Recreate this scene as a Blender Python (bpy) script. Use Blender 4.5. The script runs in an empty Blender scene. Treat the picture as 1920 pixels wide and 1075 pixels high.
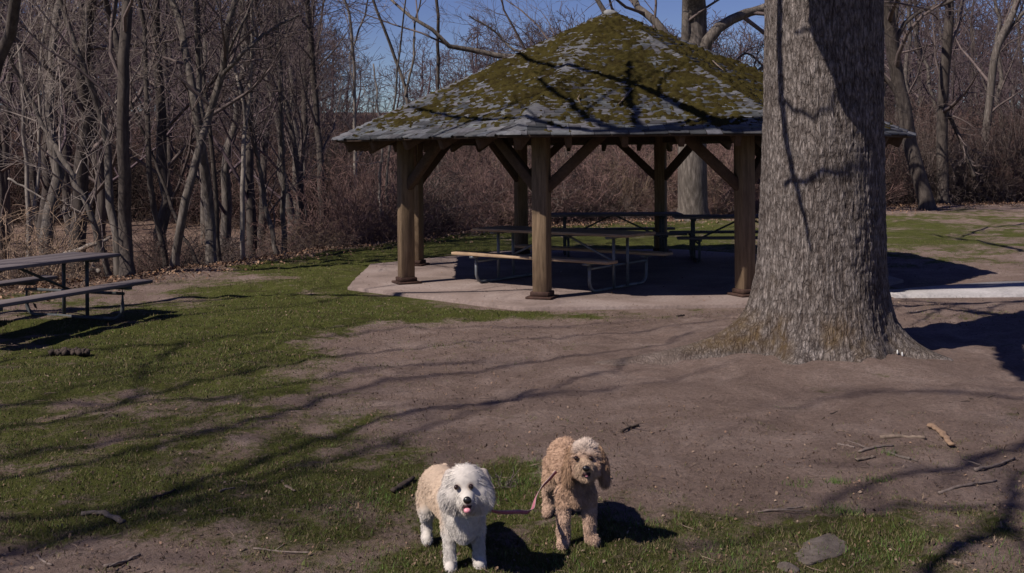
import bpy, bmesh, math, random
import numpy as np
from mathutils import Vector, Matrix

# ------------------------------------------------------------------ camera, sky, sun, exposure
sc = bpy.context.scene
HC, FPX, PPX, PPY, ROLL = 1.75, 2026.0, 960.0, 297.0, 0.0086
cam_d = bpy.data.cameras.new('camera'); cam = bpy.data.objects.new('camera', cam_d)
sc.collection.objects.link(cam); sc.camera = cam
cam_d.sensor_width = 36.0; cam_d.lens = 36.0 * FPX / 1920.0
cam_d.shift_y = -(537.5 - PPY) / 1920.0
cam_d.clip_start = 0.1; cam_d.clip_end = 2000
cam.matrix_world = Matrix.Translation((0, 0, HC)) @ Matrix.Rotation(math.pi/2, 4, 'X') @ Matrix.Rotation(-ROLL, 4, 'Z')

SUN = Vector((-1.9, -1.32, 2.434)).normalized()          # towards the sun
w = bpy.data.worlds.new("World"); sc.world = w; w.use_nodes = True
nt = w.node_tree; bg = nt.nodes['Background']
sky = nt.nodes.new('ShaderNodeTexSky'); sky.sky_type = 'NISHITA'; sky.sun_disc = False
sky.sun_elevation = math.asin(SUN.z); sky.sun_rotation = math.atan2(SUN.x, SUN.y)
sky.air_density = 1.0; sky.dust_density = 0.1; sky.ozone_density = 3.0
tcn = nt.nodes.new('ShaderNodeTexCoord'); vad = nt.nodes.new('ShaderNodeVectorMath'); vad.operation = 'ADD'
vad.inputs[1].default_value = (0, 0, 0.02)
nt.links.new(tcn.outputs['Generated'], vad.inputs[0]); nt.links.new(vad.outputs[0], sky.inputs[0])
hs = nt.nodes.new('ShaderNodeHueSaturation'); hs.inputs['Saturation'].default_value = 1.22; hs.inputs['Hue'].default_value = .535; hs.inputs['Value'].default_value = 1.12
nt.links.new(sky.outputs[0], hs.inputs['Color']); nt.links.new(hs.outputs[0], bg.inputs[0]); bg.inputs[1].default_value = 0.055
sl = bpy.data.lights.new('sun', 'SUN'); sl.energy = 5.0; sl.angle = math.radians(0.5); sl.color = (1.0, 0.92, 0.84)
so = bpy.data.objects.new('sun', sl); sc.collection.objects.link(so)
so.rotation_euler = (-SUN).to_track_quat('-Z', 'Y').to_euler(); so.location = SUN * 60
sc.view_settings.view_transform = 'Standard'; sc.view_settings.look = 'None'
sc.view_settings.gamma = 1; sc.view_settings.exposure = 0.25
sc.render.engine = 'CYCLES'; sc.cycles.max_bounces = 5; sc.cycles.diffuse_bounces = 1

SV = np.array(SUN)
rng = np.random.default_rng(7)

# ------------------------------------------------------------------ helpers
def ray(px, py):
    vx, vy = px - PPX, py - PPY
    c, s = math.cos(ROLL), math.sin(ROLL)
    ux, uy = c*vx - s*vy, s*vx + c*vy
    return np.array([ux / FPX, 1.0, -uy / FPX])
def P(px, py, d): return np.array([0, 0, HC]) + ray(px, py) * d
def G(px, py, z=0.0):
    r = ray(px, py); return np.array([0, 0, HC]) + r * ((z - HC) / r[2])
def toscreen(x, y, z):
    yy = np.maximum(y, 0.05)
    ux, uy = FPX * x / yy, -FPX * (z - HC) / yy
    c, s = math.cos(ROLL), math.sin(ROLL)
    return PPX + c*ux + s*uy, PPY - s*ux + c*uy

def _h(i, j, k, seed):
    n = (i.astype(np.int64)*374761393 + j.astype(np.int64)*668265263 + k.astype(np.int64)*2147483647 + seed*974711) & 0xffffffff
    n = ((n ^ (n >> 13)) * 1274126177) & 0xffffffff
    n = ((n ^ (n >> 16)) * 2246822519) & 0xffffffff
    return ((n ^ (n >> 15)) & 0xffffff) / float(0xffffff)
def noise(x, y, z=0.0, seed=0):
    x = np.asarray(x, float); y = np.asarray(y, float) + 0*x; z = np.asarray(z, float) + 0*x
    xi, yi, zi = np.floor(x), np.floor(y), np.floor(z)
    fx, fy, fz = x-xi, y-yi, z-zi
    fx, fy, fz = [f*f*(3-2*f) for f in (fx, fy, fz)]
    r = 0
    for a in (0, 1):
        for b in (0, 1):
            for c in (0, 1):
                r = r + (fx if a else 1-fx)*(fy if b else 1-fy)*(fz if c else 1-fz)*_h(xi+a, yi+b, zi+c, seed)
    return r * 2 - 1
def fbm(x, y, z=0.0, seed=0, o=4, g=0.5):
    r, a, t = 0, 1.0, 0
    for i in range(o):
        r = r + a*noise(np.asarray(x)*2**i, np.asarray(y)*2**i, np.asarray(z)*2**i, seed+i*17); t += a; a *= g
    return r / t
def sstep(a, b, x):
    t = np.clip((x-a)/(b-a), 0, 1); return t*t*(3-2*t)

def mesh_np(name, V, F, mat, parent=None, col=None, smooth=False, attrs=None):
    """V (n,3); F list of arrays (m,3)/(m,4)"""
    me = bpy.data.meshes.new(name)
    V = np.asarray(V, np.float32)
    if not isinstance(F, list): F = [F]
    F = [np.asarray(f, np.int32) for f in F if len(f)]
    me.vertices.add(len(V)); me.vertices.foreach_set('co', V.ravel())
    nl = sum(f.size for f in F); npoly = sum(len(f) for f in F)
    me.loops.add(nl); me.polygons.add(npoly)
    me.loops.foreach_set('vertex_index', np.concatenate([f.ravel() for f in F]))
    tot = np.concatenate([np.full(len(f), f.shape[1], np.int32) for f in F])
    st = np.concatenate([[0], np.cumsum(tot)[:-1]]).astype(np.int32)
    me.polygons.foreach_set('loop_start', st)
    me.polygons.foreach_set('loop_total', tot)
    if smooth: me.polygons.foreach_set('use_smooth', np.ones(npoly, bool))
    me.update(calc_edges=True); me.validate()
    if col is not None:
        a = me.color_attributes.new('Col', 'FLOAT_COLOR', 'POINT')
        c = np.ones((len(V), 4), np.float32); c[:, :3] = col; a.data.foreach_set('color', c.ravel())
    for k, v in (attrs or {}).items():
        a = me.attributes.new(k, 'FLOAT', 'POINT'); a.data.foreach_set('value', np.asarray(v, np.float32))
    if mat: me.materials.append(mat)
    o = bpy.data.objects.new(name, me); sc.collection.objects.link(o)
    if parent is not None: o.parent = parent
    return o
def tag(o, label=None, cat=None, group=None, kind=None):
    if label: o['label'] = label
    if cat: o['category'] = cat
    if group: o['group'] = group
    if kind: o['kind'] = kind
    return o
def empty(name, loc, label, cat, group=None, rz=0.0):
    o = bpy.data.objects.new(name, None); sc.collection.objects.link(o)
    o.location = loc; o.rotation_euler = (0, 0, rz); o.empty_display_size = 0.2
    bpy.context.view_layer.update()
    return tag(o, label, cat, group)

class MB:
    """collects shapes with local coordinates"""
    def __init__(s): s.V = []; s.F4 = []; s.F3 = []; s.C = []; s.n = 0
    def add(s, V, F4=None, F3=None, col=None):
        V = np.asarray(V, float)
        if F4 is not None and len(F4): s.F4.append(np.asarray(F4) + s.n)
        if F3 is not None and len(F3): s.F3.append(np.asarray(F3) + s.n)
        s.V.append(V); s.n += len(V)
        if col is not None: s.C.append(np.broadcast_to(np.asarray(col, float), (len(V), 3)))
    def box(s, c, size, R=None, col=None, bev=0.0):
        hx, hy, hz = [v/2 for v in size]
        b = min(bev, hx*.9, hy*.9, hz*.9)
        if b <= 0:
            V = np.array([[x, y, z] for x in (-hx, hx) for y in (-hy, hy) for z in (-hz, hz)])
            F = [[0,1,3,2],[4,6,7,5],[0,4,5,1],[2,3,7,6],[0,2,6,4],[1,5,7,3]]; T = None
        else:
            bm = bmesh.new(); bmesh.ops.create_cube(bm, size=1)
            for v in bm.verts: v.co = (v.co.x*size[0], v.co.y*size[1], v.co.z*size[2])
            bmesh.ops.bevel(bm, geom=bm.edges[:], offset=b, segments=1, affect='EDGES', profile=.5)
            bm.verts.index_update(); V = np.array([v.co[:] for v in bm.verts])
            F = [[v.index for v in f.verts] for f in bm.faces if len(f.verts) == 4]
            T = [[v.index for v in f.verts] for f in bm.faces if len(f.verts) == 3]; bm.free()
        if R is not None: V = V @ np.asarray(R).T
        s.add(V + np.asarray(c), F, T, col)
    def bar(s, a, b, w, h, up=(0, 0, 1), bev=0.0, col=None):
        a, b = np.asarray(a, float), np.asarray(b, float); d = b-a; L = np.linalg.norm(d); d /= L
        up = np.asarray(up, float); x = np.cross(up, d)
        x /= np.linalg.norm(x); z = np.cross(d, x)
        s.box((a+b)/2, (w, L, h), R=np.array([-x, d, z]).T if False else np.stack([x, d, z], 1), bev=bev, col=col)
    def tube(s, pts, rad, n=8, cap=True, col=None):
        pts = np.asarray(pts, float); m = len(pts); rad = np.broadcast_to(np.asarray(rad, float), (m,))
        t = np.gradient(pts, axis=0); t /= np.linalg.norm(t, axis=1)[:, None] + 1e-12
        avg = pts[-1]-pts[0]; avg = avg/(np.linalg.norm(avg)+1e-12)
        ref = np.array([0, 0, 1.]) if abs(avg[2]) < .8 else np.array([1., 0, 0])
        x = np.cross(t, ref); x /= np.linalg.norm(x, axis=1)[:, None] + 1e-12
        for i in range(1, m):
            if x[i] @ x[i-1] < 0: x[i] = -x[i]
        y = np.cross(t, x)
        a = np.arange(n)*2*np.pi/n
        V = pts[:, None] + rad[:, None, None]*(np.cos(a)[None, :, None]*x[:, None] + np.sin(a)[None, :, None]*y[:, None])
        i = np.arange(m-1)[:, None]*n; j = np.arange(n)[None]; k = (j+1) % n
        F = np.stack([i+j, i+k, i+n+k, i+n+j], -1).reshape(-1, 4)
        T = []
        if cap:
            T = [[0, q+1, q] for q in range(1, n-1)] + [[(m-1)*n, (m-1)*n+q, (m-1)*n+q+1] for q in range(1, n-1)]
        s.add(V.reshape(-1, 3), F, T, col)
    def ball(s, c, r, seg=10, R=None, col=None, rough=0, seed=0):
        r = np.broadcast_to(np.asarray(r, float), (3,))
        u = np.linspace(0, np.pi, seg//2+2)[1:-1]; v = np.arange(seg)*2*np.pi/seg
        V = np.stack([np.sin(u)[:, None]*np.cos(v), np.sin(u)[:, None]*np.sin(v), np.cos(u)[:, None]+0*v], -1).reshape(-1, 3)
        V = np.concatenate([V, [[0, 0, 1], [0, 0, -1]]]); m = len(u)
        if rough: V = V * (1 + rough*noise(V[:, 0]*2+seed, V[:, 1]*2, V[:, 2]*2+7, seed))[:, None]
        F = [[i*seg+j, (i+1)*seg+j, (i+1)*seg+(j+1) % seg, i*seg+(j+1) % seg] for i in range(m-1) for j in range(seg)]
        T = [[m*seg, j, (j+1) % seg] for j in range(seg)] + [[m*seg+1, (m-1)*seg+(j+1) % seg, (m-1)*seg+j] for j in range(seg)]
        V = V*r
        if R is not None: V = V @ np.asarray(R).T
        s.add(V + np.asarray(c), F, T, col)
    def arrays(s):
        return (np.concatenate(s.V), np.concatenate(s.F4) if s.F4 else np.zeros((0, 4), int),
                np.concatenate(s.F3) if s.F3 else np.zeros((0, 3), int))
    def build(s, name, mat, parent=None, smooth=False):
        V, A, B = s.arrays()
        C = np.concatenate(s.C) if s.C and sum(map(len, s.C)) == len(V) else None
        return mesh_np(name, V, [A, B], mat, parent, C, smooth)

# ------------------------------------------------------------------ materials
def new_mat(name):
    m = bpy.data.materials.new(name); m.use_nodes = True
    return m, m.node_tree.nodes, m.node_tree.links, m.node_tree.nodes['Principled BSDF']
def ramp(N, L, src, stops):
    r = N.new('ShaderNodeValToRGB'); e = r.color_ramp.elements
    while len(e) < len(stops): e.new(.5)
    for k, (p, c) in zip(e, stops): k.position = p; k.color = (*c, 1)
    L.new(src, r.inputs[0]); return r.outputs[0]
def tex(N, L, scale, detail=6, stretch=(1, 1, 1), rough=.6, dist=0.0, coord='Object'):
    tc = N.new('ShaderNodeTexCoord'); mp = N.new('ShaderNodeMapping'); mp.inputs['Scale'].default_value = stretch
    L.new(tc.outputs[coord], mp.inputs[0])
    n = N.new('ShaderNodeTexNoise'); n.inputs['Scale'].default_value = scale; n.inputs['Detail'].default_value = detail
    n.inputs['Roughness'].default_value = rough; n.inputs['Distortion'].default_value = dist
    L.new(mp.outputs[0], n.inputs['Vector']); return n.outputs['Fac']
def bump(N, L, b, src, strength=.5, dist=.01):
    k = N.new('ShaderNodeBump'); k.inputs['Strength'].default_value = strength; k.inputs['Distance'].default_value = dist
    L.new(src, k.inputs['Height']); L.new(k.outputs[0], b.inputs['Normal'])
def noisy(name, stops, scale=8, stretch=(1, 1, 1), rough=.85, bs=.4, bd=.01, bscale=None, dist=0.0, spec=.25, metal=0):
    m, N, L, b = new_mat(name)
    L.new(ramp(N, L, tex(N, L, scale, 8, stretch, .65, dist), stops), b.inputs['Base Color'])
    b.inputs['Roughness'].default_value = rough; b.inputs['Specular IOR Level'].default_value = spec
    b.inputs['Metallic'].default_value = metal
    if bs: bump(N, L, b, tex(N, L, bscale or scale*3, 6, stretch, .7), bs, bd)
    return m
def colmat(name, rough=.9, amp=.25, scale=30, spec=.15, bs=0, bd=.005):
    m, N, L, b = new_mat(name)
    a = N.new('ShaderNodeVertexColor'); a.layer_name = 'Col'
    mx = N.new('ShaderNodeMix'); mx.data_type = 'RGBA'; mx.blend_type = 'MULTIPLY'; mx.inputs[0].default_value = 1
    L.new(a.outputs[0], mx.inputs[6])
    L.new(ramp(N, L, tex(N, L, scale), [(.3, (1-amp,)*3), (.7, (1+amp,)*3)]), mx.inputs[7])
    L.new(mx.outputs[2], b.inputs['Base Color']); b.inputs['Roughness'].default_value = rough
    b.inputs['Specular IOR Level'].default_value = spec
    if bs: bump(N, L, b, tex(N, L, scale*1.5), bs, bd)
    return m
M = {}
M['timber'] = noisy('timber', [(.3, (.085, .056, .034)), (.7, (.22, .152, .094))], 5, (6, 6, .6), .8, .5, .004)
M['timber_dark'] = noisy('timber_dark', [(.3, (.045, .028, .02)), (.7, (.09, .058, .04))], 5, (3, 3, 3), .85, .3, .004)  # dark brown timber; on beams and braces the tone also carries painted-in roof shade
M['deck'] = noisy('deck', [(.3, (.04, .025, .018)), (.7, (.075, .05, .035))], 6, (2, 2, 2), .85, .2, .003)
M['rust'] = noisy('rust', [(.3, (.025, .014, .011)), (.7, (.07, .036, .026))], 25, rough=.85, bs=.5, bd=.003)
M['steel_dark'] = noisy('steel_dark', [(.3, (.035, .04, .042)), (.7, (.075, .08, .085))], 12, rough=.6, bs=.1, bd=.001, spec=.3)
M['galv'] = noisy('galv', [(.3, (.10, .11, .12)), (.7, (.18, .19, .20))], 12, rough=.5, bs=.1, bd=.001, spec=.4, metal=.35)
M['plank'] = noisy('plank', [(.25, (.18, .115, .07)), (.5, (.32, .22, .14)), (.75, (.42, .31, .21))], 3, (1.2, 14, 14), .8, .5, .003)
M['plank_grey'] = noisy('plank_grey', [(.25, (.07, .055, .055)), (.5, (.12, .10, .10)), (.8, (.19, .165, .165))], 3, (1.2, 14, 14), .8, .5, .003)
M['bark_grey'] = noisy('bark_grey', [(.25, (.04, .032, .027)), (.5, (.10, .084, .072)), (.75, (.21, .18, .158))], 16, (1, 1, .18), .95, .9, .012, dist=.3)
M['bark_dark'] = noisy('bark_dark', [(.25, (.025, .02, .018)), (.5, (.065, .052, .045)), (.8, (.125, .105, .09))], 16, (1, 1, .2), .95, .8, .01, dist=.3)
M['bark_pale'] = noisy('bark_pale', [(.25, (.12, .10, .085)), (.5, (.21, .18, .155)), (.8, (.33, .29, .25))], 14, (1, 1, .4), .95, .5, .006)
M['twig'] = noisy('twig', [(.3, (.07, .054, .05)), (.7, (.17, .13, .12))], 1.2, rough=.95, bs=0)
M['twig_pale'] = noisy('twig_pale', [(.3, (.13, .105, .092)), (.7, (.34, .285, .25))], 1.0, rough=.95, bs=0)
M['twig_far'] = noisy('twig_far', [(.3, (.065, .045, .05)), (.7, (.115, .082, .09))], .15, rough=.95, bs=0)
M['brush'] = colmat('brush', .95, .35, 1.5)
M['fur'] = colmat('fur', .85, .10, 60, .2)
M['skin'] = colmat('skin', .9, .12, 60, .1)
M['leafcol'] = colmat('leafcol', .9, .2, 20)
M['black_nose'] = noisy('black_nose', [(.3, (.006, .005, .005)), (.7, (.015, .012, .012))], 60, rough=.35, bs=.2, bd=.001, spec=.5)
M['eye'] = noisy('eye', [(.3, (.012, .006, .003)), (.7, (.03, .014, .008))], 60, rough=.08, bs=0, spec=.6)
M['tongue'] = noisy('tongue', [(.3, (.55, .20, .24)), (.7, (.68, .30, .34))], 60, rough=.4, bs=.2, bd=.001, spec=.5)
M['mouth'] = noisy('mouth', [(.3, (.02, .008, .01)), (.7, (.04, .015, .018))], 60, rough=.6, bs=0)
M['leash'] = noisy('leash', [(.3, (.30, .085, .115)), (.7, (.42, .15, .19))], 90, rough=.8, bs=.4, bd=.001)
M['leash_edge'] = noisy('leash_edge', [(.3, (.30, .22, .20)), (.7, (.42, .33, .30))], 90, rough=.8, bs=.4, bd=.001)
M['collar'] = noisy('collar', [(.3, (.02, .02, .025)), (.7, (.05, .05, .06))], 90, rough=.7, bs=.3, bd=.001)
M['yellow'] = noisy('yellow', [(.3, (.42, .30, .05)), (.7, (.6, .45, .08))], 12, rough=.5, bs=0)
M['stone'] = noisy('stone', [(.25, (.05, .039, .033)), (.5, (.095, .077, .066)), (.8, (.165, .137, .12))], 18, rough=.95, bs=.8, bd=.01)
M['wood_pale'] = noisy('wood_pale', [(.25, (.06, .045, .036)), (.7, (.20, .15, .115))], 30, rough=.9, bs=.5, bd=.003)
M['bark_orange'] = noisy('bark_orange', [(.25, (.10, .06, .04)), (.7, (.30, .20, .13))], 30, rough=.9, bs=.6, bd=.004)
M['stick'] = noisy('stick', [(.25, (.06, .045, .04)), (.7, (.19, .15, .13))], 25, rough=.9, bs=.5, bd=.003)
M['stick_dark'] = noisy('stick_dark', [(.25, (.02, .015, .012)), (.7, (.07, .05, .04))], 25, rough=.9, bs=.7, bd=.006)
M['white'] = noisy('white', [(.3, (.6, .6, .58)), (.7, (.8, .8, .78))], 12, rough=.8, bs=0)
M['shingle'] = colmat('shingle', .95, .30, 14, bs=.6, bd=.006)
M['water'] = noisy('water', [(.3, (.02, .03, .045)), (.7, (.04, .05, .07))], 2, rough=.05, bs=.15, bd=.02, spec=.6)

# concrete slab and path
def concrete(name, a, b_, c):
    m, N, L, b = new_mat(name)
    n1 = tex(N, L, .9, 6, dist=.4); n2 = tex(N, L, 28, 6)
    mx = N.new('ShaderNodeMix'); mx.data_type = 'RGBA'; mx.blend_type = 'MULTIPLY'; mx.inputs[0].default_value = 1
    L.new(ramp(N, L, n1, [(.3, a), (.5, b_), (.7, c)]), mx.inputs[6])
    L.new(ramp(N, L, n2, [(.35, (.78, .78, .78)), (.65, (1.12, 1.12, 1.12))]), mx.inputs[7])
    L.new(mx.outputs[2], b.inputs['Base Color']); b.inputs['Roughness'].default_value = .9
    b.inputs['Specular IOR Level'].default_value = .2
    bump(N, L, b, tex(N, L, 60), .3, .004); return m
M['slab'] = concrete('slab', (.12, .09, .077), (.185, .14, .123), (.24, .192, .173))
M['path'] = concrete('path', (.23, .215, .21), (.32, .30, .295), (.38, .355, .35))

# moss
def moss_mat():
    m, N, L, b = new_mat('moss')
    L.new(ramp(N, L, tex(N, L, 5, 8, rough=.75), [(.30, (.012, .008, .004)), (.42, (.028, .021, .007)), (.56, (.044, .036, .010)), (.72, (.070, .052, .019))]), b.inputs['Base Color'])
    b.inputs['Roughness'].default_value = 1; b.inputs['Specular IOR Level'].default_value = .05
    bump(N, L, b, tex(N, L, 45, 6, rough=.8), .9, .025); return m
M['moss'] = moss_mat()

# ground: 'grass' attribute blends turf and bare earth; 'litter' adds leaf brown
def ground_mat():
    m, N, L, b = new_mat('ground')
    at = N.new('ShaderNodeAttribute'); at.attribute_name = 'grass'
    lt = N.new('ShaderNodeAttribute'); lt.attribute_name = 'litter'
    def mixc(f, a, c, blend='MIX'):
        mx = N.new('ShaderNodeMix'); mx.data_type = 'RGBA'; mx.blend_type = blend
        if isinstance(f, float): mx.inputs[0].default_value = f
        else: L.new(f, mx.inputs[0])
        L.new(a, mx.inputs[6]); L.new(c, mx.inputs[7]); return mx.outputs[2]
    def mth(op, a, c):
        k = N.new('ShaderNodeMath'); k.operation = op; k.use_clamp = (op != 'ADD' and op != 'SUBTRACT')
        for i, v in enumerate((a, c)):
            if isinstance(v, (int, float)): k.inputs[i].default_value = v
            else: L.new(v, k.inputs[i])
        return k.outputs[0]
    soil = ramp(N, L, tex(N, L, 1.3, 12, rough=.8, dist=.5), [(.3, (.14, .098, .080)), (.5, (.215, .156, .130)), (.7, (.31, .24, .208))])
    speck = ramp(N, L, tex(N, L, 38, 8, rough=.8), [(.3, (.55, .55, .55)), (.5, (1, 1, 1)), (.68, (1.35, 1.3, 1.25)), (.76, (1.9, 1.75, 1.6))])
    soil = mixc(1.0, soil, speck, 'MULTIPLY')
    turf = ramp(N, L, tex(N, L, 3.2, 8, rough=.75), [(.28, (.050, .040, .018)), (.45, (.070, .074, .020)), (.6, (.088, .095, .025)), (.75, (.15, .12, .065))])
    turf = mixc(1.0, turf, ramp(N, L, tex(N, L, 60, 6, rough=.8), [(.3, (.5, .5, .5)), (.5, (1, 1, 1)), (.7, (1.5, 1.5, 1.35))]), 'MULTIPLY')
    leaf = ramp(N, L, tex(N, L, 22, 8, rough=.8), [(.3, (.05, .03, .02)), (.5, (.15, .09, .06)), (.7, (.30, .19, .13))])
    n = tex(N, L, 24, 8, rough=.8); n2 = tex(N, L, 5, 6, rough=.7)
    v = mth('ADD', at.outputs['Fac'], mth('MULTIPLY', mth('SUBTRACT', n, .5), 1.6) if False else mth('SUBTRACT', n, .5))
    v = mth('ADD', v, mth('SUBTRACT', n2, .5))
    f = ramp(N, L, v, [(.36, (0, 0, 0)), (.62, (1, 1, 1))])
    c = mixc(f, soil, turf); c = mixc(lt.outputs['Fac'], c, leaf)
    L.new(c, b.inputs['Base Color']); b.inputs['Roughness'].default_value = 1; b.inputs['Specular IOR Level'].default_value = .08
    bump(N, L, b, tex(N, L, 16, 12, rough=.85), 1.0, .06); return m
M['ground'] = ground_mat()

# bark of the big tree
def big_bark():
    m, N, L, b = new_mat('big_bark')
    at = N.new('ShaderNodeAttribute'); at.attribute_name = 'ridge'
    ms = N.new('ShaderNodeAttribute'); ms.attribute_name = 'moss'
    base = ramp(N, L, at.outputs['Fac'], [(.05, (.07, .056, .049)), (.35, (.12, .10, .09)), (.7, (.17, .147, .134)), (.95, (.22, .193, .178))])
    mx = N.new('ShaderNodeMix'); mx.data_type = 'RGBA'; mx.blend_type = 'MULTIPLY'; mx.inputs[0].default_value = 1
    L.new(base, mx.inputs[6]); L.new(ramp(N, L, tex(N, L, 40, 8, (1, 1, .5), .75), [(.3, (.5, .5, .5)), (.7, (1.45, 1.42, 1.4))]), mx.inputs[7])
    my = N.new('ShaderNodeMix'); my.data_type = 'RGBA'; L.new(ms.outputs['Fac'], my.inputs[0]); L.new(mx.outputs[2], my.inputs[6])
    L.new(ramp(N, L, tex(N, L, 14), [(.35, (.06, .035, .018)), (.65, (.13, .085, .035))]), my.inputs[7])
    so_ = N.new('ShaderNodeAttribute'); so_.attribute_name = 'soil'; mz = N.new('ShaderNodeMix'); mz.data_type = 'RGBA'
    L.new(so_.outputs['Fac'], mz.inputs[0]); L.new(my.outputs[2], mz.inputs[6])
    L.new(ramp(N, L, tex(N, L, 9, 8, rough=.75), [(.3, (.09, .064, .052)), (.5, (.15, .115, .097)), (.7, (.22, .175, .15))]), mz.inputs[7])
    L.new(mz.outputs[2], b.inputs['Base Color']); b.inputs['Roughness'].default_value = 1; b.inputs['Specular IOR Level'].default_value = .1
    def vor(sx_, sz_, wob):
        tc = N.new('ShaderNodeTexCoord'); mp = N.new('ShaderNodeMapping'); mp.inputs['Scale'].default_value = (sx_, sx_, sz_)
        L.new(tc.outputs['Object'], mp.inputs[0]); nz = N.new('ShaderNodeTexNoise'); nz.inputs['Scale'].default_value = .9; nz.inputs['Detail'].default_value = 5
        L.new(mp.outputs[0], nz.inputs['Vector']); ad = N.new('ShaderNodeVectorMath'); ad.operation = 'MULTIPLY_ADD'; ad.inputs[1].default_value = (wob, wob, wob)
        L.new(nz.outputs['Color'], ad.inputs[0]); L.new(mp.outputs[0], ad.inputs[2])
        v = N.new('ShaderNodeTexVoronoi'); v.feature = 'DISTANCE_TO_EDGE'; L.new(ad.outputs[0], v.inputs['Vector']); v.inputs['Scale'].default_value = 1
        return v.outputs['Distance']
    v1, v2 = vor(23, 5.0, 2.2), vor(52, 13, 2.0)
    def mul(a, c):
        k = N.new('ShaderNodeMix'); k.data_type = 'RGBA'; k.blend_type = 'MULTIPLY'; k.inputs[0].default_value = 1; L.new(a, k.inputs[6]); L.new(c, k.inputs[7]); return k.outputs[2]
    r1 = ramp(N, L, v1, [(.0, (.48, .46, .45)), (.12, (.92, .92, .92)), (.4, (1.2, 1.2, 1.2))]); r2 = ramp(N, L, v2, [(.0, (.72, .71, .70)), (.16, (1.05, 1.05, 1.05))])
    cr = mul(r1, r2); L.new(mul(mx.outputs[2], cr), my.inputs[6])
    bk = N.new('ShaderNodeBump'); bk.inputs['Strength'].default_value = .8; bk.inputs['Distance'].default_value = .022
    L.new(cr, bk.inputs['Height']); L.new(bk.outputs[0], b.inputs['Normal']); return m
M['big_bark'] = big_bark()

# ------------------------------------------------------------------ layout constants
CX, CY, RP, RE, RS, ROT = 1.538, 16.63, 3.342, 4.362, 4.2, 0.4262
ZE, ZA = 2.029, 3.98
TX, TY = 2.70, 9.45            # big tree axis
def oct_pt(R, i, z): a = ROT + i*math.pi/4; return np.array([CX + R*math.cos(a), CY + R*math.sin(a), z])
EDGE = np.array([[-60, 3.0], [-14, 9.5], [-9, 12.8], [-5.9, 16.2], [-4.6, 18.8], [-3.3, 22.0], [-1.4, 25.5], [0.5, 28.3], [4, 30.5], [8, 32], [14, 35.5], [20, 37.5], [60, 39]])
def edge_y(x): return np.interp(x, EDGE[:, 0], EDGE[:, 1])
def ground_z(x, y):
    x = np.asarray(x, float); y = np.asarray(y, float)
    e = y - edge_y(x)
    z = -0.03 + 0*x
    left = sstep(3, -3, x)
    z = z - sstep(0.3, 7, e)*(1.0*left + .15) + sstep(12, 60, e)*1.6 + sstep(60, 120, e)*7
    z = z + sstep(4, 14, x)*sstep(14, 30, y)*.12
    return z
def ground_full(x, y):
    z = ground_z(x, y)
    d = np.hypot(x-CX, y-CY)
    k = sstep(RS*.97, RS+.7, d)
    pk = 1 - sstep(1.0, 1.5, np.abs(y-14.1)) * 1.0
    k = k * np.where(x > 4, 1-pk, 1)
    z = z + k*(.04*fbm(x*.9, y*.9, 0, 3, 3) + .034*fbm(x*4.5, y*4.5, 0, 9, 4) + .010*noise(x*9, y*9, 0, 19)) + .05*np.exp(-((x+.5)/5)**2 - ((y-8)/3)**2)*0
    z = np.minimum(z, np.where(d < RS+.1, -.045, 99))
    return z
# turf map: (px, py, value, spread x, spread y)
TURF = [(100,700,.75,200,60),(300,640,.95,200,45),(520,600,1,160,40),(560,680,.75,100,50),(150,800,.6,200,50),(450,800,.55,180,50),
 (100,900,.7,200,60),(400,900,.7,200,50),(60,1040,.05,160,40),(300,1050,.15,140,35),(560,980,.6,150,50),(560,1060,.55,120,30),
 (250,745,.25,140,14),(850,590,.95,110,9),(1050,588,.8,120,8),(1250,590,.3,150,14),(750,650,.12,160,45),(900,720,.05,250,60),(1150,680,.05,250,60),
 (1100,770,.03,250,70),(880,800,.05,100,40),(650,820,.45,90,60),(700,960,.75,100,60),(900,930,.8,120,40),(960,890,.6,60,25),(1000,1040,.8,200,40),
 (1220,1000,.8,140,60),(1180,930,.5,80,25),(1350,1020,.85,150,50),(1350,880,.05,200,60),(1600,760,.12,200,60),(1700,830,.05,250,60),(1750,1020,.65,120,50),
 (1880,1000,.35,80,70),(1620,1010,.8,120,50),(1860,900,.1,120,40),(1860,720,.03,120,60),(1600,660,.03,200,30),(1500,600,.1,150,30),
 (700,480,.95,120,25),(850,460,.95,120,15),(480,540,.85,140,22),(600,515,.9,120,18),(420,515,.3,120,10),(280,545,.3,110,16),(60,600,.6,150,25),
 (1130,445,.9,200,20),(1350,430,.6,150,20),(1700,440,.8,150,22),(1850,425,.55,150,20),(1750,395,.3,200,12),(1850,480,.5,150,18),(1780,510,.2,150,14),(1750,590,.08,200,30)]
def turf_at(x, y, z=0.0):
    px, py = toscreen(x, y, z)
    num = .06*.45; den = .06
    for a, b, v, sx, sy in TURF:
        ww = np.exp(-np.clip(((px-a)/sx)**2 + ((py-b)/sy)**2, 0, 60)); num = num + ww*v; den = den + ww
    v = num/den
    v = np.where(y < 3.0, .5, v)
    v = v - .035 + .38*fbm(x*.8, y*1.1, 0, 21, 4) + .34*fbm(x*3.5, y*3.5, 0, 31, 3)
    return v

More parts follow.
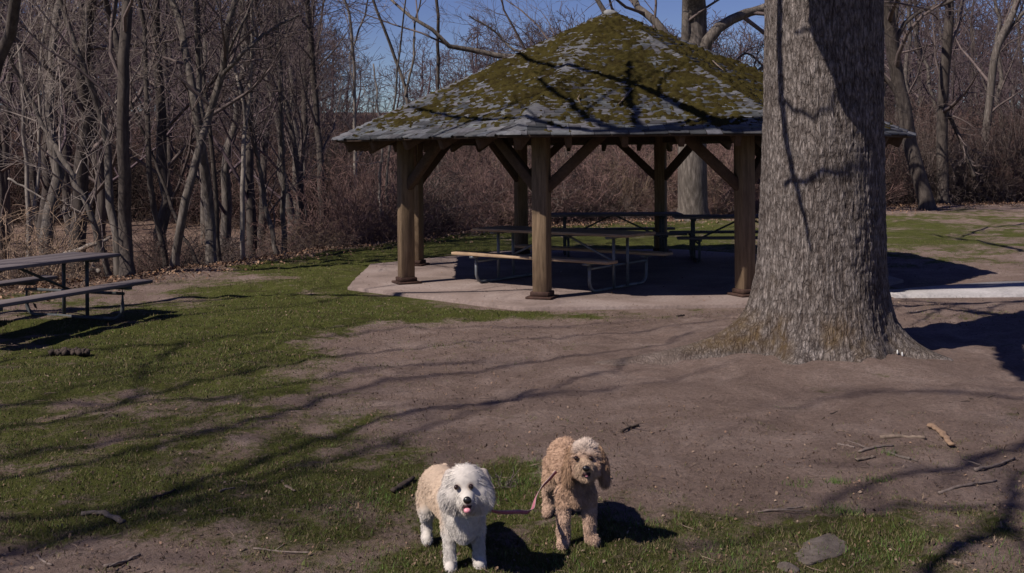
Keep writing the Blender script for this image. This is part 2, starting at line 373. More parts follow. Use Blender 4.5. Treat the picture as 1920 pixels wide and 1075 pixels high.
# ------------------------------------------------------------------ ground
def axis_pts(parts):
    out = [parts[0][0]]
    for a, b, s in parts:
        n = max(1, int(round((b-a)/s))); out += list(np.linspace(a, b, n+1)[1:])
    return np.array(out)
xs = axis_pts([(-400, -100, 50), (-100, -30, 4), (-30, -10, .6), (-10, -4, .16), (-4, 7, .06), (7, 14, .16), (14, 40, .8), (40, 100, 4), (100, 400, 50)])
ys = axis_pts([(-60, 0, 4), (0, 3.5, .25), (3.5, 11, .05), (11, 20, .1), (20, 45, .35), (45, 120, 2), (120, 700, 40)])
Xg, Yg = np.meshgrid(xs, ys); Zg = ground_full(Xg, Yg)
near = (np.abs(Xg-TX) < 2) & (np.abs(Yg-TY) < 2)
rr = np.hypot(Xg-TX, Yg-TY); Zg = Zg + .12*np.exp(-(rr/1.4)**2)
nx, ny = len(xs), len(ys); I = (np.arange(ny-1)[:, None]*nx + np.arange(nx-1)[None])
Fg = np.stack([I, I+1, I+nx+1, I+nx], -1).reshape(-1, 4)
e_ = Yg - edge_y(Xg)
lit = np.clip(sstep(-.9, .4, e_ + .5*fbm(Xg*1.3, Yg*1.3, 0, 5, 3)), 0, 1)*(.55+.35*fbm(Xg*.7, Yg*.7, 0, 77, 3))
lit = np.clip(lit, 0, 1)
gr = turf_at(Xg, Yg); gr = np.where(e_ > -.4, gr*.3 - .1, gr)
go = mesh_np('ground', np.stack([Xg, Yg, Zg], -1).reshape(-1, 3), Fg, M['ground'], smooth=True, attrs={'grass': np.clip(gr, 0, 1).ravel(), 'litter': lit.ravel()})
tag(go, kind='structure')

# stream glimpsed in the woods
b = MB(); sx = np.linspace(-30, 2, 40); cy = edge_y(sx) + 10.5 + .8*np.sin(sx*.5)
V = np.concatenate([np.stack([sx, cy-1.3, 0*sx-1.0], 1), np.stack([sx, cy+1.5, 0*sx-1.0], 1)])
b.add(V, [[i, i+1, 41+i, 40+i] for i in range(39)]); tag(b.build('stream', M['water']), kind='structure')

# slab and path
b = MB()
ring = []
for i in range(8):
    a, c = oct_pt(RS, i, 0), oct_pt(RS, i+1, 0)
    for t in np.linspace(0, 1, 14, endpoint=False):
        p = a*(1-t)+c*t; j = .02*noise(p[0]*4, p[1]*4, 0, 3); ring.append([p[0]+j, p[1]+j])
ring = np.array(ring); n = len(ring); ctr = np.array([CX, CY])
V = []; F4 = []; F3 = []
for k, (s_, z) in enumerate([(1.0, -.12), (1.0, -.008), (.9975, 0.0)]):
    q = ctr + (ring-ctr)*s_; V += [[*p, z] for p in q]
for k in range(2):
    for i in range(n): F4.append([k*n+i, k*n+(i+1) % n, (k+1)*n+(i+1) % n, (k+1)*n+i])
V.append([CX, CY, 0.0]); F3 = [[2*n+i, 2*n+(i+1) % n, 3*n] for i in range(n)]
b.add(V, F4, F3); slab = b.build('pavement', M['slab']); tag(slab, kind='structure')
b = MB()
q = [(5.1, 13.35), (5.6, 14.0), (6.2, 14.72)]
px_ = np.linspace(4.75, 40, 60)
lo = 13.42 + .0*px_ + np.where(px_ > 12, (px_-12)*.03, 0); hi = np.interp(px_, [4.75, 5.17, 6.4, 7.0], [13.9, 14.16, 14.73, 14.85]) + np.where(px_ > 12, (px_-12)*.03, 0)
V = np.concatenate([np.stack([px_, lo, 0*px_-.12], 1), np.stack([px_, lo, 0*px_+.006], 1), np.stack([px_, hi, 0*px_+.006], 1), np.stack([px_, hi, 0*px_-.12], 1)])
m = len(px_)
b.add(V, [[k*m+i, k*m+i+1, (k+1)*m+i+1, (k+1)*m+i] for k in range(3) for i in range(m-1)] + [[0, m, 2*m, 3*m]])
tag(b.build('path', M['path']), kind='structure')

# ------------------------------------------------------------------ gazebo
gz = empty('gazebo', (CX, CY, 0), 'octagonal timber picnic pavilion with a mossy shingled roof on a concrete pad', 'pavilion')
def L_(p): return np.asarray(p, float) - np.array([CX, CY, 0])
PW = .195
for i in range(8):
    a = ROT + i*math.pi/4; R = np.array([[math.cos(a), -math.sin(a), 0], [math.sin(a), math.cos(a), 0], [0, 0, 1]])
    b = MB(); p = L_(oct_pt(RP, i, 0)); b.box(p + [0, 0, 1.08+.01], (PW, PW, 2.14), R, bev=.012)
    po = b.build('post', M['timber'], gz)
    b = MB(); b.box(p + [0, 0, .016], (PW+.14, PW+.14, .03), R, bev=.006); b.box(p + [0, 0, .06], (PW+.05, PW+.05, .06), R, bev=.01)
    b.build('post_shoe', M['rust'], po)
ZB = 2.01; BH = .20
for i in range(8):
    a, c = L_(oct_pt(RP, i, 0)), L_(oct_pt(RP, i+1, 0))
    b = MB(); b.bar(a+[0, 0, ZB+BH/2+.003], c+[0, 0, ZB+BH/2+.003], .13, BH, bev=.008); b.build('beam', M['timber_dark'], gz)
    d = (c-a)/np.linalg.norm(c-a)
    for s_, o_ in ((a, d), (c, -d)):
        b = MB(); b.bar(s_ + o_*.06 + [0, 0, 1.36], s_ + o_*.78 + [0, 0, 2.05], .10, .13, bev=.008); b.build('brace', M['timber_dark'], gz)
slope = (ZA-ZE)/(RE*math.cos(math.pi/8))
def roof_z(x, y):
    """height of roof sheathing at world x,y (octagonal pyramid)"""
    dx, dy = x-CX, y-CY; a = np.arctan2(dy, dx) - ROT; k = np.floor(a/(math.pi/4)); am = ROT + (k+.5)*math.pi/4
    ap = dx*np.cos(am)+dy*np.sin(am); return ZA - ap*slope
# rafters: hip rafter at each corner, jacks between
for i in range(8):
    def rafter(x0, x1, w_, h_, drop=0.045):
        b = MB(); a = L_([x0[0], x0[1], roof_z(*x0)-drop-h_/2]); c = L_([x1[0], x1[1], roof_z(*x1)-drop-h_/2])
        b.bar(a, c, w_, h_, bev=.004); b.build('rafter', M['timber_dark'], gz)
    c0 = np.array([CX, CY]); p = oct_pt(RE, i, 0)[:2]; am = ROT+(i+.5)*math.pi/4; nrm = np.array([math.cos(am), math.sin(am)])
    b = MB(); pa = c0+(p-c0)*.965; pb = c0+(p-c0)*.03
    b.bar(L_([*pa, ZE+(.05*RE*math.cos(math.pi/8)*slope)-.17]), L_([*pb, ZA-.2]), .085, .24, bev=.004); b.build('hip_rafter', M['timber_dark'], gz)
    p2 = oct_pt(RE, i+1, 0)[:2]
    for t in (.2, .4, .6, .8):
        e0 = p*(1-t)+p2*t; e0 = e0 - nrm*.10
        k = 2*min(t, 1-t); inner = e0 - nrm*(RE*math.cos(math.pi/8)*k*.93 - .12)
        rafter(e0, inner, .07, .19, .03)
# deck under the shingles
V = []; F3 = []; b = MB()
for dz in (-.012, -.04):
    V += [list(L_(oct_pt(RE-.02, i, ZE+dz))) for i in range(8)] + [list(L_([CX, CY, ZA+dz]))]
F3 = [[i, (i+1) % 8, 8] for i in range(8)] + [[9+(i+1) % 8, 9+i, 17] for i in range(8)]
F4 = [[9+i, 9+(i+1) % 8, (i+1) % 8, i] for i in range(8)]
b.add(V, F4, F3); b.build('roof_deck', M['deck'], gz)
# shingle courses
b = MB(); AP = RE*math.cos(math.pi/8); SL = math.hypot(AP, ZA-ZE); NC = 36; r_ = random.Random(3)
for i in range(8):
    am = ROT+(i+.5)*math.pi/4; nr = np.array([math.cos(am), math.sin(am), 0]); tg = np.array([-math.sin(am), math.cos(am), 0])
    up = np.array([-nr[0]*AP/SL, -nr[1]*AP/SL, (ZA-ZE)/SL]); no = np.array([nr[0]*(ZA-ZE)/SL, nr[1]*(ZA-ZE)/SL, AP/SL])
    base = np.array([0, 0, ZE]) + nr*AP; half = RE*math.sin(math.pi/8)
    for k in range(NC):
        s0 = SL*k/NC - .02; s1 = SL*(k+1)/NC + .015
        h0 = half*(1-max(s0, -.03)/SL); h1 = half*(1-s1/SL)
        if h1 < .02: continue
        x = -h0
        while x < h0-.001:
            wd = r_.uniform(.12, .30); x2 = min(h0, x+wd)
            if h0-x2 < .06: x2 = h0
            f = h1/h0
            lift = .012+.006*r_.random(); js = r_.uniform(-.025, .02); g = .003
            P0 = base + tg*(x+g) + up*(s0+js) + no*lift; P1 = base + tg*(x2-g) + up*(s0+js) + no*(lift+r_.uniform(-.004, .004))
            Q1 = base + tg*max(-h1, min(h1, x2-g)) + up*s1 + no*.002; Q0 = base + tg*max(-h1, min(h1, x+g)) + up*s1 + no*.002
            D0, D1 = P0 - no*.018, P1 - no*.018
            v = r_.uniform(.6, 1.25); v = v*(1 if r_.random() > .25 else .55); cc = np.array([.090, .091, .100])*v*np.array([r_.uniform(.94, 1.06), 1, r_.uniform(.96, 1.05)])
            b.add([P0, P1, Q1, Q0, D0, D1], [[0, 1, 2, 3], [4, 5, 1, 0]], None, cc)
            x = x2
    # hip caps
    cpt = L_(oct_pt(RE, i, ZE)); apx = np.array([0, 0, ZA]); hd = (apx-cpt); HL = np.linalg.norm(hd); hd /= HL
    a2 = ROT+i*math.pi/4; t2 = np.array([-math.sin(a2), math.cos(a2), 0]); upn = np.cross(t2, hd); upn *= np.sign(upn[2])
    m = 38
    for k in range(m):
        A = cpt + hd*(HL*k/m-.02) + upn*(.03+.006*r_.random()); B = cpt + hd*(HL*(k+1)/m+.02) + upn*.012
        wv = .11*(1-.3*k/m); dr = .035
        v = r_.uniform(.75, 1.3); cc = np.array([.092, .092, .10])*v
        b.add([A-t2*wv-upn*dr, A, A+t2*wv-upn*dr, B-t2*wv-upn*dr, B, B+t2*wv-upn*dr], [[0, 1, 4, 3], [1, 2, 5, 4]], [[0, 2, 1]], cc)
roof = b.build('roof', M['shingle'], gz)
# moss clumps growing over the courses
mv = []; mf = []; nb = 0
for i in range(8):
    am = ROT+(i+.5)*math.pi/4; nr = np.array([math.cos(am), math.sin(am), 0]); tg = np.array([-math.sin(am), math.cos(am), 0])
    up = np.array([-nr[0]*AP/SL, -nr[1]*AP/SL, (ZA-ZE)/SL]); no = np.array([nr[0]*(ZA-ZE)/SL, nr[1]*(ZA-ZE)/SL, AP/SL])
    base = np.array([0, 0, ZE]) + nr*AP; half = RE*math.sin(math.pi/8)
    res = .024; U, S = np.meshgrid(np.arange(-half, half+res, res), np.arange(.02, SL, res))
    p = base + tg*U[..., None] + up*S[..., None]
    x, y, z = p[..., 0], p[..., 1], p[..., 2]
    course = (S/SL*NC) % 1.0
    cov = .22 - .6*sstep(.35, .0, S) - .28*sstep(1.7, .3, S) - .35*sstep(.42, .0, SL-S)
    hipd = half*(1-S/SL) - np.abs(U); cov = cov - .16*sstep(.16, .0, hipd)*sstep(3.2, 1.0, S)
    hh = cov + .62*fbm(x*1.4, y*1.4, z*1.4, 41, 3) + .55*fbm(x*5, y*5, z*9, 43, 3) + .62*noise(x*14, y*14, z*30, 44) + .75*noise(x*28, y*28, z*60, 47) + .28*(.5-course)
    hh = np.clip(hh*.042, -.02, .045)
    hh = hh + .006*noise(x*50, y*50, z*50, 45)
    q = p + no*(hh[..., None]+.008)
    ok = (hh > 0) & (hipd > -.01)
    r0, c0_ = U.shape; idx = np.arange(r0*c0_).reshape(r0, c0_)
    quad = np.stack([idx[:-1, :-1], idx[:-1, 1:], idx[1:, 1:], idx[1:, :-1]], -1).reshape(-1, 4)
    okq = ok.ravel()[quad].sum(1) >= 2; quad = quad[okq]
    mv.append(q.reshape(-1, 3)); mf.append(quad+nb); nb += r0*c0_
MV = np.concatenate(mv); MF = np.concatenate(mf); used = np.unique(MF); rm = np.zeros(len(MV), int); rm[used] = np.arange(len(used))
mo = mesh_np('moss', MV[used], rm[MF], M['moss'], roof, smooth=True)
tag(mo, 'olive green moss cushions spreading over the grey shingles')
b = MB(); b.ball([0, 0, ZA-.02], (.13, .13, .06), 12, rough=.2, col=(.2, .2, .2)); b.build('finial_cap', M['shingle'], gz)

# ------------------------------------------------------------------ picnic tables
def picnic(name, loc, rz, label, top_h=.75, seat_h=.44, L=2.44, top_m='plank', seat_m='plank', leg_m='galv', tilt=(0, 0)):
    t = empty(name, loc, label, 'picnic table', 'picnic tables', rz)
    t.rotation_euler = (tilt[0], tilt[1], rz)
    b = MB()
    for k in (-1, 0, 1): b.box((0, k*.245, top_h-.019), (L, .235, .038), bev=.005)
    b.build('tabletop', M[top_m], t)
    for s in (-1, 1):
        b = MB(); b.box((0, s*.70, seat_h-.019), (L, .24, .038), bev=.005); b.build('bench_seat', M[seat_m], t)
    ex = L/2-.36
    for s in (-1, 1):
        b = MB(); X = s*ex; r = .021
        pts = []
        for q in (-1, 1):
            arc = [(.70*q, seat_h-.04), (.70*q, .16)] + [(q*(.70-.13*(1-math.cos(a))), .022+.14*(1-math.sin(a))) for a in np.linspace(.0, math.pi/2, 6)[1:]] + [(q*.42, .022)]
            b.tube([(X, y, z) for y, z in (arc if q < 0 else arc)], r, 8)
        b.tube([(X, -.43, .022), (X, .43, .022)], r, 8)
        f = b.build('leg_frame', M[leg_m], t, True)
        b = MB()
        for q in (-1, 1): b.tube([(X+.03*s, q*.17, .022), (X+.03*s, q*.17, top_h-.04)], r, 8)
        b.tube([(X, -.72, seat_h-.12), (X, .72, seat_h-.12)], .018, 8)
        b.box((X+.03*s, 0, top_h-.055), (.05, .66, .034)); 
        for q in (-1, 1): b.box((X, q*.70, seat_h-.055), (.06, .22, .034))
        b.build('upright', M[leg_m], t)
        b = MB(); b.tube([(s*.05, 0, top_h-.045), (X, 0, seat_h-.12)], .016, 8); b.build('diagonal_brace', M[leg_m], t)
    return t
fA, fB = G(905, 533), G(1105, 550)
dv = (fB-fA)[:2]; dv /= np.linalg.norm(dv); mid = (fA+fB)[:2]/2; perp = np.array([-dv[1], dv[0]])
cA = mid + perp*.66
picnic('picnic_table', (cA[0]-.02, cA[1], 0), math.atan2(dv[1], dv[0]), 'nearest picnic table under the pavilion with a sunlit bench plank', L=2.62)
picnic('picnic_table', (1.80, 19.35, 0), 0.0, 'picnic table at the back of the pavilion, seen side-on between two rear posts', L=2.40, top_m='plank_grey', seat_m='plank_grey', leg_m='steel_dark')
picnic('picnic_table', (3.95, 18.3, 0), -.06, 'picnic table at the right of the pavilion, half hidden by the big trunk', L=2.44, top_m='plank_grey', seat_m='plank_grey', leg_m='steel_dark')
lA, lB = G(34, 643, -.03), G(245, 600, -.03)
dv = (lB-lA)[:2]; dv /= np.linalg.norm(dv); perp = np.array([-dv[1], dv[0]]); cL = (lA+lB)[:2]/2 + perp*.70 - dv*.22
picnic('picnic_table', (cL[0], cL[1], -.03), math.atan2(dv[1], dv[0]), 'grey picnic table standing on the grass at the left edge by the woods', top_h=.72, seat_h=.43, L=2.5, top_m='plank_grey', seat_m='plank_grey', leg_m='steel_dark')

# ------------------------------------------------------------------ trees
def perp_dir(t, rg, ang):
    a = rg.normal(size=3); a -= t*(a@t); a /= np.linalg.norm(a)+1e-9
    return t*math.cos(ang) + a*math.sin(ang)
def grow(out, rg, p, d, L, r, lvl, maxl, K, up=.12, wig=.18):
    """appends (pts, radii, level)"""
    n = 7 if lvl == 0 else (5 if lvl == 1 else 4)
    pts = [np.array(p, float)]; d = np.array(d, float)/np.linalg.norm(d)
    for i in range(n):
        d = d + rg.normal(size=3)*wig*(.6 if lvl == 0 else 1) + np.array([0, 0, up*(.5 if lvl > 1 else 1)]); d /= np.linalg.norm(d)
        pts.append(pts[-1] + d*L/n)
    pts = np.array(pts); rad = r*(1-.8*np.linspace(0, 1, n+1)**1.1)
    out.append((pts, rad, lvl))
    if lvl < maxl: kids(out, rg, pts, rad, L, lvl, maxl, K, up, wig)
def kids(out, rg, pts, rad, L, lvl, maxl, K, up, wig, t0=.25, t1=1.0, amin=.45, amax=1.05):
    k = K[min(lvl, len(K)-1)]
    m = len(pts)-1
    for j in range(k):
        t = t0 + (t1-t0)*(j+rg.random())/k
        f = min(t*m, m-.001); i = int(f); q = pts[i] + (pts[i+1]-pts[i])*(f-i)
        tt = pts[i+1]-pts[i]; tt = tt/(np.linalg.norm(tt)+1e-9)
        rr_ = rad[i] + (rad[i+1]-rad[i])*(f-i)
        dd = perp_dir(tt, rg, rg.uniform(amin, amax))
        cl = L*rg.uniform(.35, .62)*(1.15-.6*t if lvl == 0 else 1)
        grow(out, rg, q, dd, cl, max(rr_*rg.uniform(.30, .52), .003), lvl+1, maxl, K, up, wig)
def tubes(polys, minr=0.0, n_of=lambda lvl, r: 3 if lvl > 1 else (5 if lvl == 1 else 8)):
    b = MB()
    for pts, rad, lvl in polys:
        b.tube(pts, np.maximum(rad, minr), n_of(lvl, rad[0]), cap=False)
    return b
def smooth_poly(pts, rad, n=16, wob=0.0, rg=None):
    pts = np.asarray(pts, float); m = len(pts)
    seg = np.r_[0, np.cumsum(np.linalg.norm(np.diff(pts, axis=0), axis=1))]; seg /= seg[-1]
    E = np.vstack([2*pts[0]-pts[1], pts, 2*pts[-1]-pts[-2]])
    out = []; T = np.linspace(0, 1, n)
    for t in T:
        i = min(np.searchsorted(seg, t, 'right')-1, m-2); u = (t-seg[i])/(seg[i+1]-seg[i]+1e-9)
        a, b_, c, d = E[i], E[i+1], E[i+2], E[i+3]
        out.append(.5*((2*b_)+(-a+c)*u+(2*a-5*b_+4*c-d)*u*u+(-a+3*b_-3*c+d)*u**3))
    out = np.array(out)
    if wob and rg is not None: out[1:-1] += rg.normal(size=(n-2, 3))*wob
    return out, np.interp(T, seg, rad)

# ---- big foreground tree
BR = np.array([[0, .66], [.1, .64], [.2, .61], [.35, .575], [.5, .555], [.8, .53], [1.3, .52], [2.0, .51], [3.2, .50], [5, .47], [7, .44], [9, .38], [10.5, .30]])
LOBES = [(math.pi*1.02, 1.3, .14, .15), (math.pi*.97, .20, .42, .38), (math.radians(-28), .78, .11, .22), (math.radians(-75), .25, .14, .30), (math.radians(-125), .26, .12, .22), (math.radians(60), .5, .12, .3), (math.radians(130), .5, .12, .3), (math.radians(-8), .35, .14, .2)]
def trunk_r(th, z, det=True):
    r = np.interp(z, BR[:, 0], BR[:, 1])
    for a, Lg, h, s in LOBES:
        d = np.abs((th-a+math.pi) % (2*math.pi)-math.pi)
        r = r + Lg*np.exp(-(d/s)**2)*np.exp(-np.maximum(z, 0)/h)*.9 + .022*np.exp(-(d/(s*1.5))**2)*np.exp(-np.maximum(z, 0)/.5)
    r = r + .05*np.exp(-np.maximum(z, 0)/.35)*fbm(np.cos(th)*4, np.sin(th)*4, z*3, 63, 3)
    r = r + .012*np.sin(3*th+z*.3) + .016*fbm(np.cos(th)*1.5, np.sin(th)*1.5, z*.8, 61, 3)
    return r
def lean(z): return TX + .010*z, TY + .0*z
NT = 420; NZ = 640
th = np.arange(NT)*2*math.pi/NT; zz = np.r_[np.linspace(-.12, .5, 150)[:-1], np.linspace(.5, 4.2, 420)[:-1], np.linspace(4.2, 10.5, 60)]
TH, ZZ = np.meshgrid(th, zz); R0 = trunk_r(TH, ZZ)
cx_, sx_ = np.cos(TH)*.52, np.sin(TH)*.52
warp = .10*fbm(cx_*3, sx_*3, ZZ*2.2, 71, 3)
def ridges(f, fz, seed):
    a = noise(np.cos(TH+warp)*f, np.sin(TH+warp)*f, ZZ*fz+warp*3, seed); return 1-np.abs(a)*1.6
rdg = .22*ridges(12, 3, 73) + .50*ridges(31, 9, 74) + .45*ridges(54, 20, 75)
rdg = .56+.50*(rdg-.50) + .26*fbm(cx_*14, sx_*14, ZZ*14, 76, 3)
rdg = np.clip(rdg, 0, 1); rdg = rdg*rdg*(3-2*rdg)
amp = .013*(1-.6*sstep(.30, .02, ZZ))
RR = R0 + (rdg-.6)*amp + .006*fbm(cx_*20, sx_*20, ZZ*20, 79, 2)
LX = TX + .010*np.maximum(ZZ, 0)
V = np.stack([LX + RR*np.cos(TH) - TX, RR*np.sin(TH), ZZ+.0*ZZ], -1)
# roots sink into the soil with distance
V[..., 2] = V[..., 2] + .0
nz = len(zz); i = np.arange(nz-1)[:, None]*NT; j = np.arange(NT)[None]; k = (j+1) % NT
F = np.stack([i+j, i+k, i+NT+k, i+NT+j], -1).reshape(-1, 4)
mossv = sstep(.75, .12, ZZ + .35*fbm(cx_*4, sx_*4, ZZ*4, 81, 3))*sstep(.02, .2, ZZ)*np.clip(.5+1.4*fbm(cx_*9, sx_*9, ZZ*6, 82, 3), 0, 1)*.75
bt = empty('broad_tree', (TX, TY, -.02), 'huge furrowed grey trunk with flaring roots in the foreground right of the pavilion', 'tree')
trk = mesh_np('trunk', V.reshape(-1, 3), F, M['big_bark'], bt, smooth=True, attrs={'ridge': rdg.ravel(), 'moss': mossv.ravel(), 'soil': np.clip(sstep(.09, -.02, ZZ + .10*fbm(cx_*9, sx_*9, ZZ*8, 91, 4)) + sstep(1.0, 1.7, RR + .25*fbm(cx_*7, sx_*7, ZZ*7, 92, 3)), 0, 1).ravel()})
def trunk_hit(px, py):
    r = ray(px, py); best = None
    for d in np.arange(7.2, 10.5, .01):
        p = np.array([0, 0, HC]) + r*d
        if p[2] < 0: break
        if math.hypot(p[0]-TX-.01*p[2], p[1]-TY) < float(trunk_r(math.atan2(p[1]-TY, p[0]-TX), p[2])): return p
    return np.array([0, 0, HC]) + r*9.0
for px, py in ((1682, 660), (1691, 664)):
    p = trunk_hit(px, py); b = MB(); b.ball(p - [TX, TY, -.02] + [0, -.01, .0], (.007, .006, .018), 8, rough=.3); b.build('pale_scar', M['white'], bt)
def roof_hit(px, py):
    r = ray(px, py)
    for d in np.arange(11, 20, .02):
        p = np.array([0, 0, HC]) + r*d
        if p[2] < float(roof_z(p[0], p[1])): return p
    return p
# limbs of the big tree: each is a real limb above the frame whose shadow lands as in the photograph
rg = np.random.default_rng(11); polys = []
def caster(hits, ts, rs, twigs=(6, 4), n=22, start=None, sr=None, mx=2, tl=1.5, wob=.02, amin=.35, amax=.8):
    pts = [h + SV*t for h, t in zip(hits, ts)]; rad = list(rs)
    pts, rad = smooth_poly(pts, rad, n, wob, rg)
    polys.append((pts, rad, 0))
    kids(polys, rg, pts, rad, tl/.5, 0, mx, twigs, .02, .12, t0=.05, amin=amin, amax=amax)
    if start is not None:
        a = np.asarray(start, float); b_ = pts[0]; m_ = (a+b_)/2 + np.array([0, 0, .10*np.linalg.norm(b_-a)])
        q, r2 = smooth_poly([a, m_, b_], [sr or rad[0]*1.5, rad[0]*1.25, rad[0]], 12, .03, rg); polys.append((q, r2, 0))
top = [TX+.09, TY, 10]
caster([trunk_hit(x, y) for x, y in ((1575, 8), (1600, 90), (1630, 180), (1648, 290))], [2.6, 2.5, 2.4, 2.3], [.22, .20, .15, .07], twigs=(0,), wob=0, start=(TX+.05, TY-.2, 7.0), sr=.26)
caster([trunk_hit(x, y) for x, y in ((1462, 5), (1462, 120), (1470, 230), (1488, 330), (1506, 400), (1522, 472))], [3.0]*6, [.040, .036, .031, .025, .018, .009], twigs=(0,), wob=0.004, start=(TX-.2, TY-.3, 7.6), sr=.09)
caster([trunk_hit(x, y) for x, y in ((1490, 62), (1520, 58), (1560, 66))], [3.6]*3, [.014, .012, .010], twigs=(0,), n=8)
caster([trunk_hit(x, y) for x, y in ((1460, 190), (1520, 215), (1560, 212), (1610, 190))], [4.2]*4, [.018, .016, .014, .010], twigs=(0,), n=10)
caster([trunk_hit(x, y) for x, y in ((1470, 350), (1520, 335), (1580, 325), (1640, 330))], [4.0]*4, [.022, .022, .02, .012], twigs=(0,), n=10)
caster([roof_hit(x, y) for x, y in ((1372, 246), (1325, 222), (1250, 186), (1160, 152), (1080, 128), (1000, 118), (930, 112))], [5.2]*7, [.09, .075, .06, .05, .042, .036, .025], twigs=(7, 3), start=(TX-.2, TY+.3, 8.8), sr=.17)
caster([roof_hit(x, y) for x, y in ((1205, 246), (1188, 215), (1180, 165), (1185, 120))], [6.5, 6.4, 6.3, 6.2], [.06, .05, .045, .03], twigs=(9, 4), start=(TX-.2, TY+.2, 9.5), sr=.12)
caster([roof_hit(x, y) for x, y in ((1170, 250), (1110, 225), (1070, 195), (1010, 150))], [6.8]*4, [.065, .055, .045, .03], twigs=(6, 3), start=(TX-.2, TY+.1, 9.0), sr=.12)
caster([roof_hit(x, y) for x, y in ((1110, 248), (1050, 238), (980, 222), (905, 226), (850, 222), (800, 208), (765, 203))], [6.0]*7, [.05, .045, .04, .036, .035, .028, .018], twigs=(8, 4), start=(TX-.2, TY+.1, 9.4), sr=.11)
caster([G(*h) for h in ((1890, 628), (1893, 665), (1930, 715))], [6.0]*3, [.13, .12, .08], twigs=(0,), start=(TX+.2, TY-.2, 8.5), sr=.2)
for hs, t_ in ((((1920, 470), (1850, 455), (1750, 440)), 8.5), (((1920, 380), (1800, 388), (1665, 395)), 9.5), (((1920, 425), (1850, 432), (1800, 445)), 8.5), (((1930, 560), (1800, 566), (1665, 572)), 6.5), (((1930, 600), (1800, 580), (1700, 584)), 7.2)):
    caster([G(*h) for h in hs], [t_]*3, [.06, .05, .03], twigs=(8, 4), start=(TX+.2, TY+.2, 10.0), sr=.12)
# upper crown
for a in np.linspace(0, 2*math.pi, 9, endpoint=False):
    grow(polys, rg, [TX+.1, TY, 9.6+rg.random()*.7], [math.cos(a)*.8+.3, math.sin(a)*.8+.3, .9], 5.5, .15, 1, 3, (4, 4, 4), .08, .2)
b = tubes(polys, .004); V, A, B = b.arrays(); V = V - np.array([TX, TY, -.02])
mesh_np('crown', V, [A, B], M['bark_dark'], bt)

# ---- trees standing left of and behind the camera, whose branches shade the lawn
def shade_tree(tx, ty, h, r, curves, seed, label, extra=0):
    global rg, polys
    rg = np.random.default_rng(seed); polys = []
    t = empty('bare_tree', (tx, ty, -.03), label, 'tree', 'trees behind the photographer')
    b = MB(); pts, rad = smooth_poly([(0, 0, -.1), (0, 0, .3), (.1, 0, 3), (.2, .1, h)], [r*1.5, r*1.1, r*.9, r*.55], 24, .02, rg); b.tube(pts, rad, 14)
    b.build('trunk', M['bark_grey'], t, True)
    for pxs, hh, w_, tw in curves:
        hits = [G(x, y) for x, y in pxs]
        hh = hh*1.05; w_ = w_*.88; ts = [hh/SV[2]]*len(hits)
        # run root end (nearest the trunk) to tip
        rs = np.linspace(w_, w_*.45, len(hits))
        on_branch = any(abs(pxs[0][0]-q[0]) < 2 and abs(pxs[0][1]-q[1]) < 2 for o_ in curves if o_[0] is not pxs for q in o_[0])
        caster(hits, ts, rs, twigs=tw, start=None if on_branch else (tx+.2, ty+.1, min(h-.3, hh-.6)), sr=w_*1.5, tl=1.3, wob=.03, amin=.12, amax=.45)
    for a in np.linspace(0, 6.28, extra, endpoint=False):
        grow(polys, rg, [tx+.2, ty, h-.3], [math.cos(a)-.5, math.sin(a)-.3, .9], 4, .1, 1, 3, (4, 3, 3), .05, .2)
    b = tubes(polys, .004); V, A, B = b.arrays(); V = V - np.array([tx, ty, -.03])
    mesh_np('crown', V, [A, B], M['bark_dark'], t)
shade_tree(-13.5, -4.8, 15, .38, [
    ([(-200, 700), (120, 655), (330, 640), (560, 612), (720, 598)], 8.5, .034, (12, 5)),
    ([(330, 640), (285, 668), (258, 705), (235, 745)], 8.5, .04, (4, 3)),
    ([(-250, 900), (200, 824), (450, 800), (600, 750)], 10.5, .040, (14, 6)),
    ([(-250, 985), (250, 930), (480, 880), (640, 845)], 10.8, .044, (14, 6)),
    ([(-250, 760), (150, 745), (420, 742), (700, 690), (900, 668)], 9.5, .04, (12, 5)),
    ([(-200, 632), (230, 600), (430, 580), (560, 568), (700, 540), (900, 520)], 8.0, .034, (12, 4)),
    ([(-150, 600), (340, 560), (520, 548), (640, 530)], 7.0, .034, (8, 3)),
    ([(-250, 1040), (120, 980), (420, 960), (700, 930)], 11.0, .035, (12, 6)),
    ([(-300, 1090), (150, 975), (480, 850), (620, 803), (760, 772), (860, 758), (960, 735), (1080, 705), (1210, 665)], 8.0, .046, (9, 4)),
    ([(860, 758), (950, 745), (1020, 712)], 8.0, .030, (3, 2)),
    ([(-250, 960), (420, 800), (600, 745), (700, 716), (850, 695), (1000, 672), (1180, 652), (1300, 625)], 8.6, .040, (9, 4)),
    ([(-220, 860), (420, 700), (600, 668), (800, 645), (1000, 632), (1200, 615), (1370, 598)], 8.4, .036, (9, 4)),
    ([(-220, 800), (300, 690), (700, 612), (1000, 608), (1380, 585)], 9.2, .028, (9, 4)),
    ([(-250, 1120), (500, 900), (900, 760), (1060, 735), (1220, 712), (1350, 690)], 10.5, .034, (9, 4)),
    ], 21, 'large bare tree to the left of the viewpoint, its branches shading the left lawn')
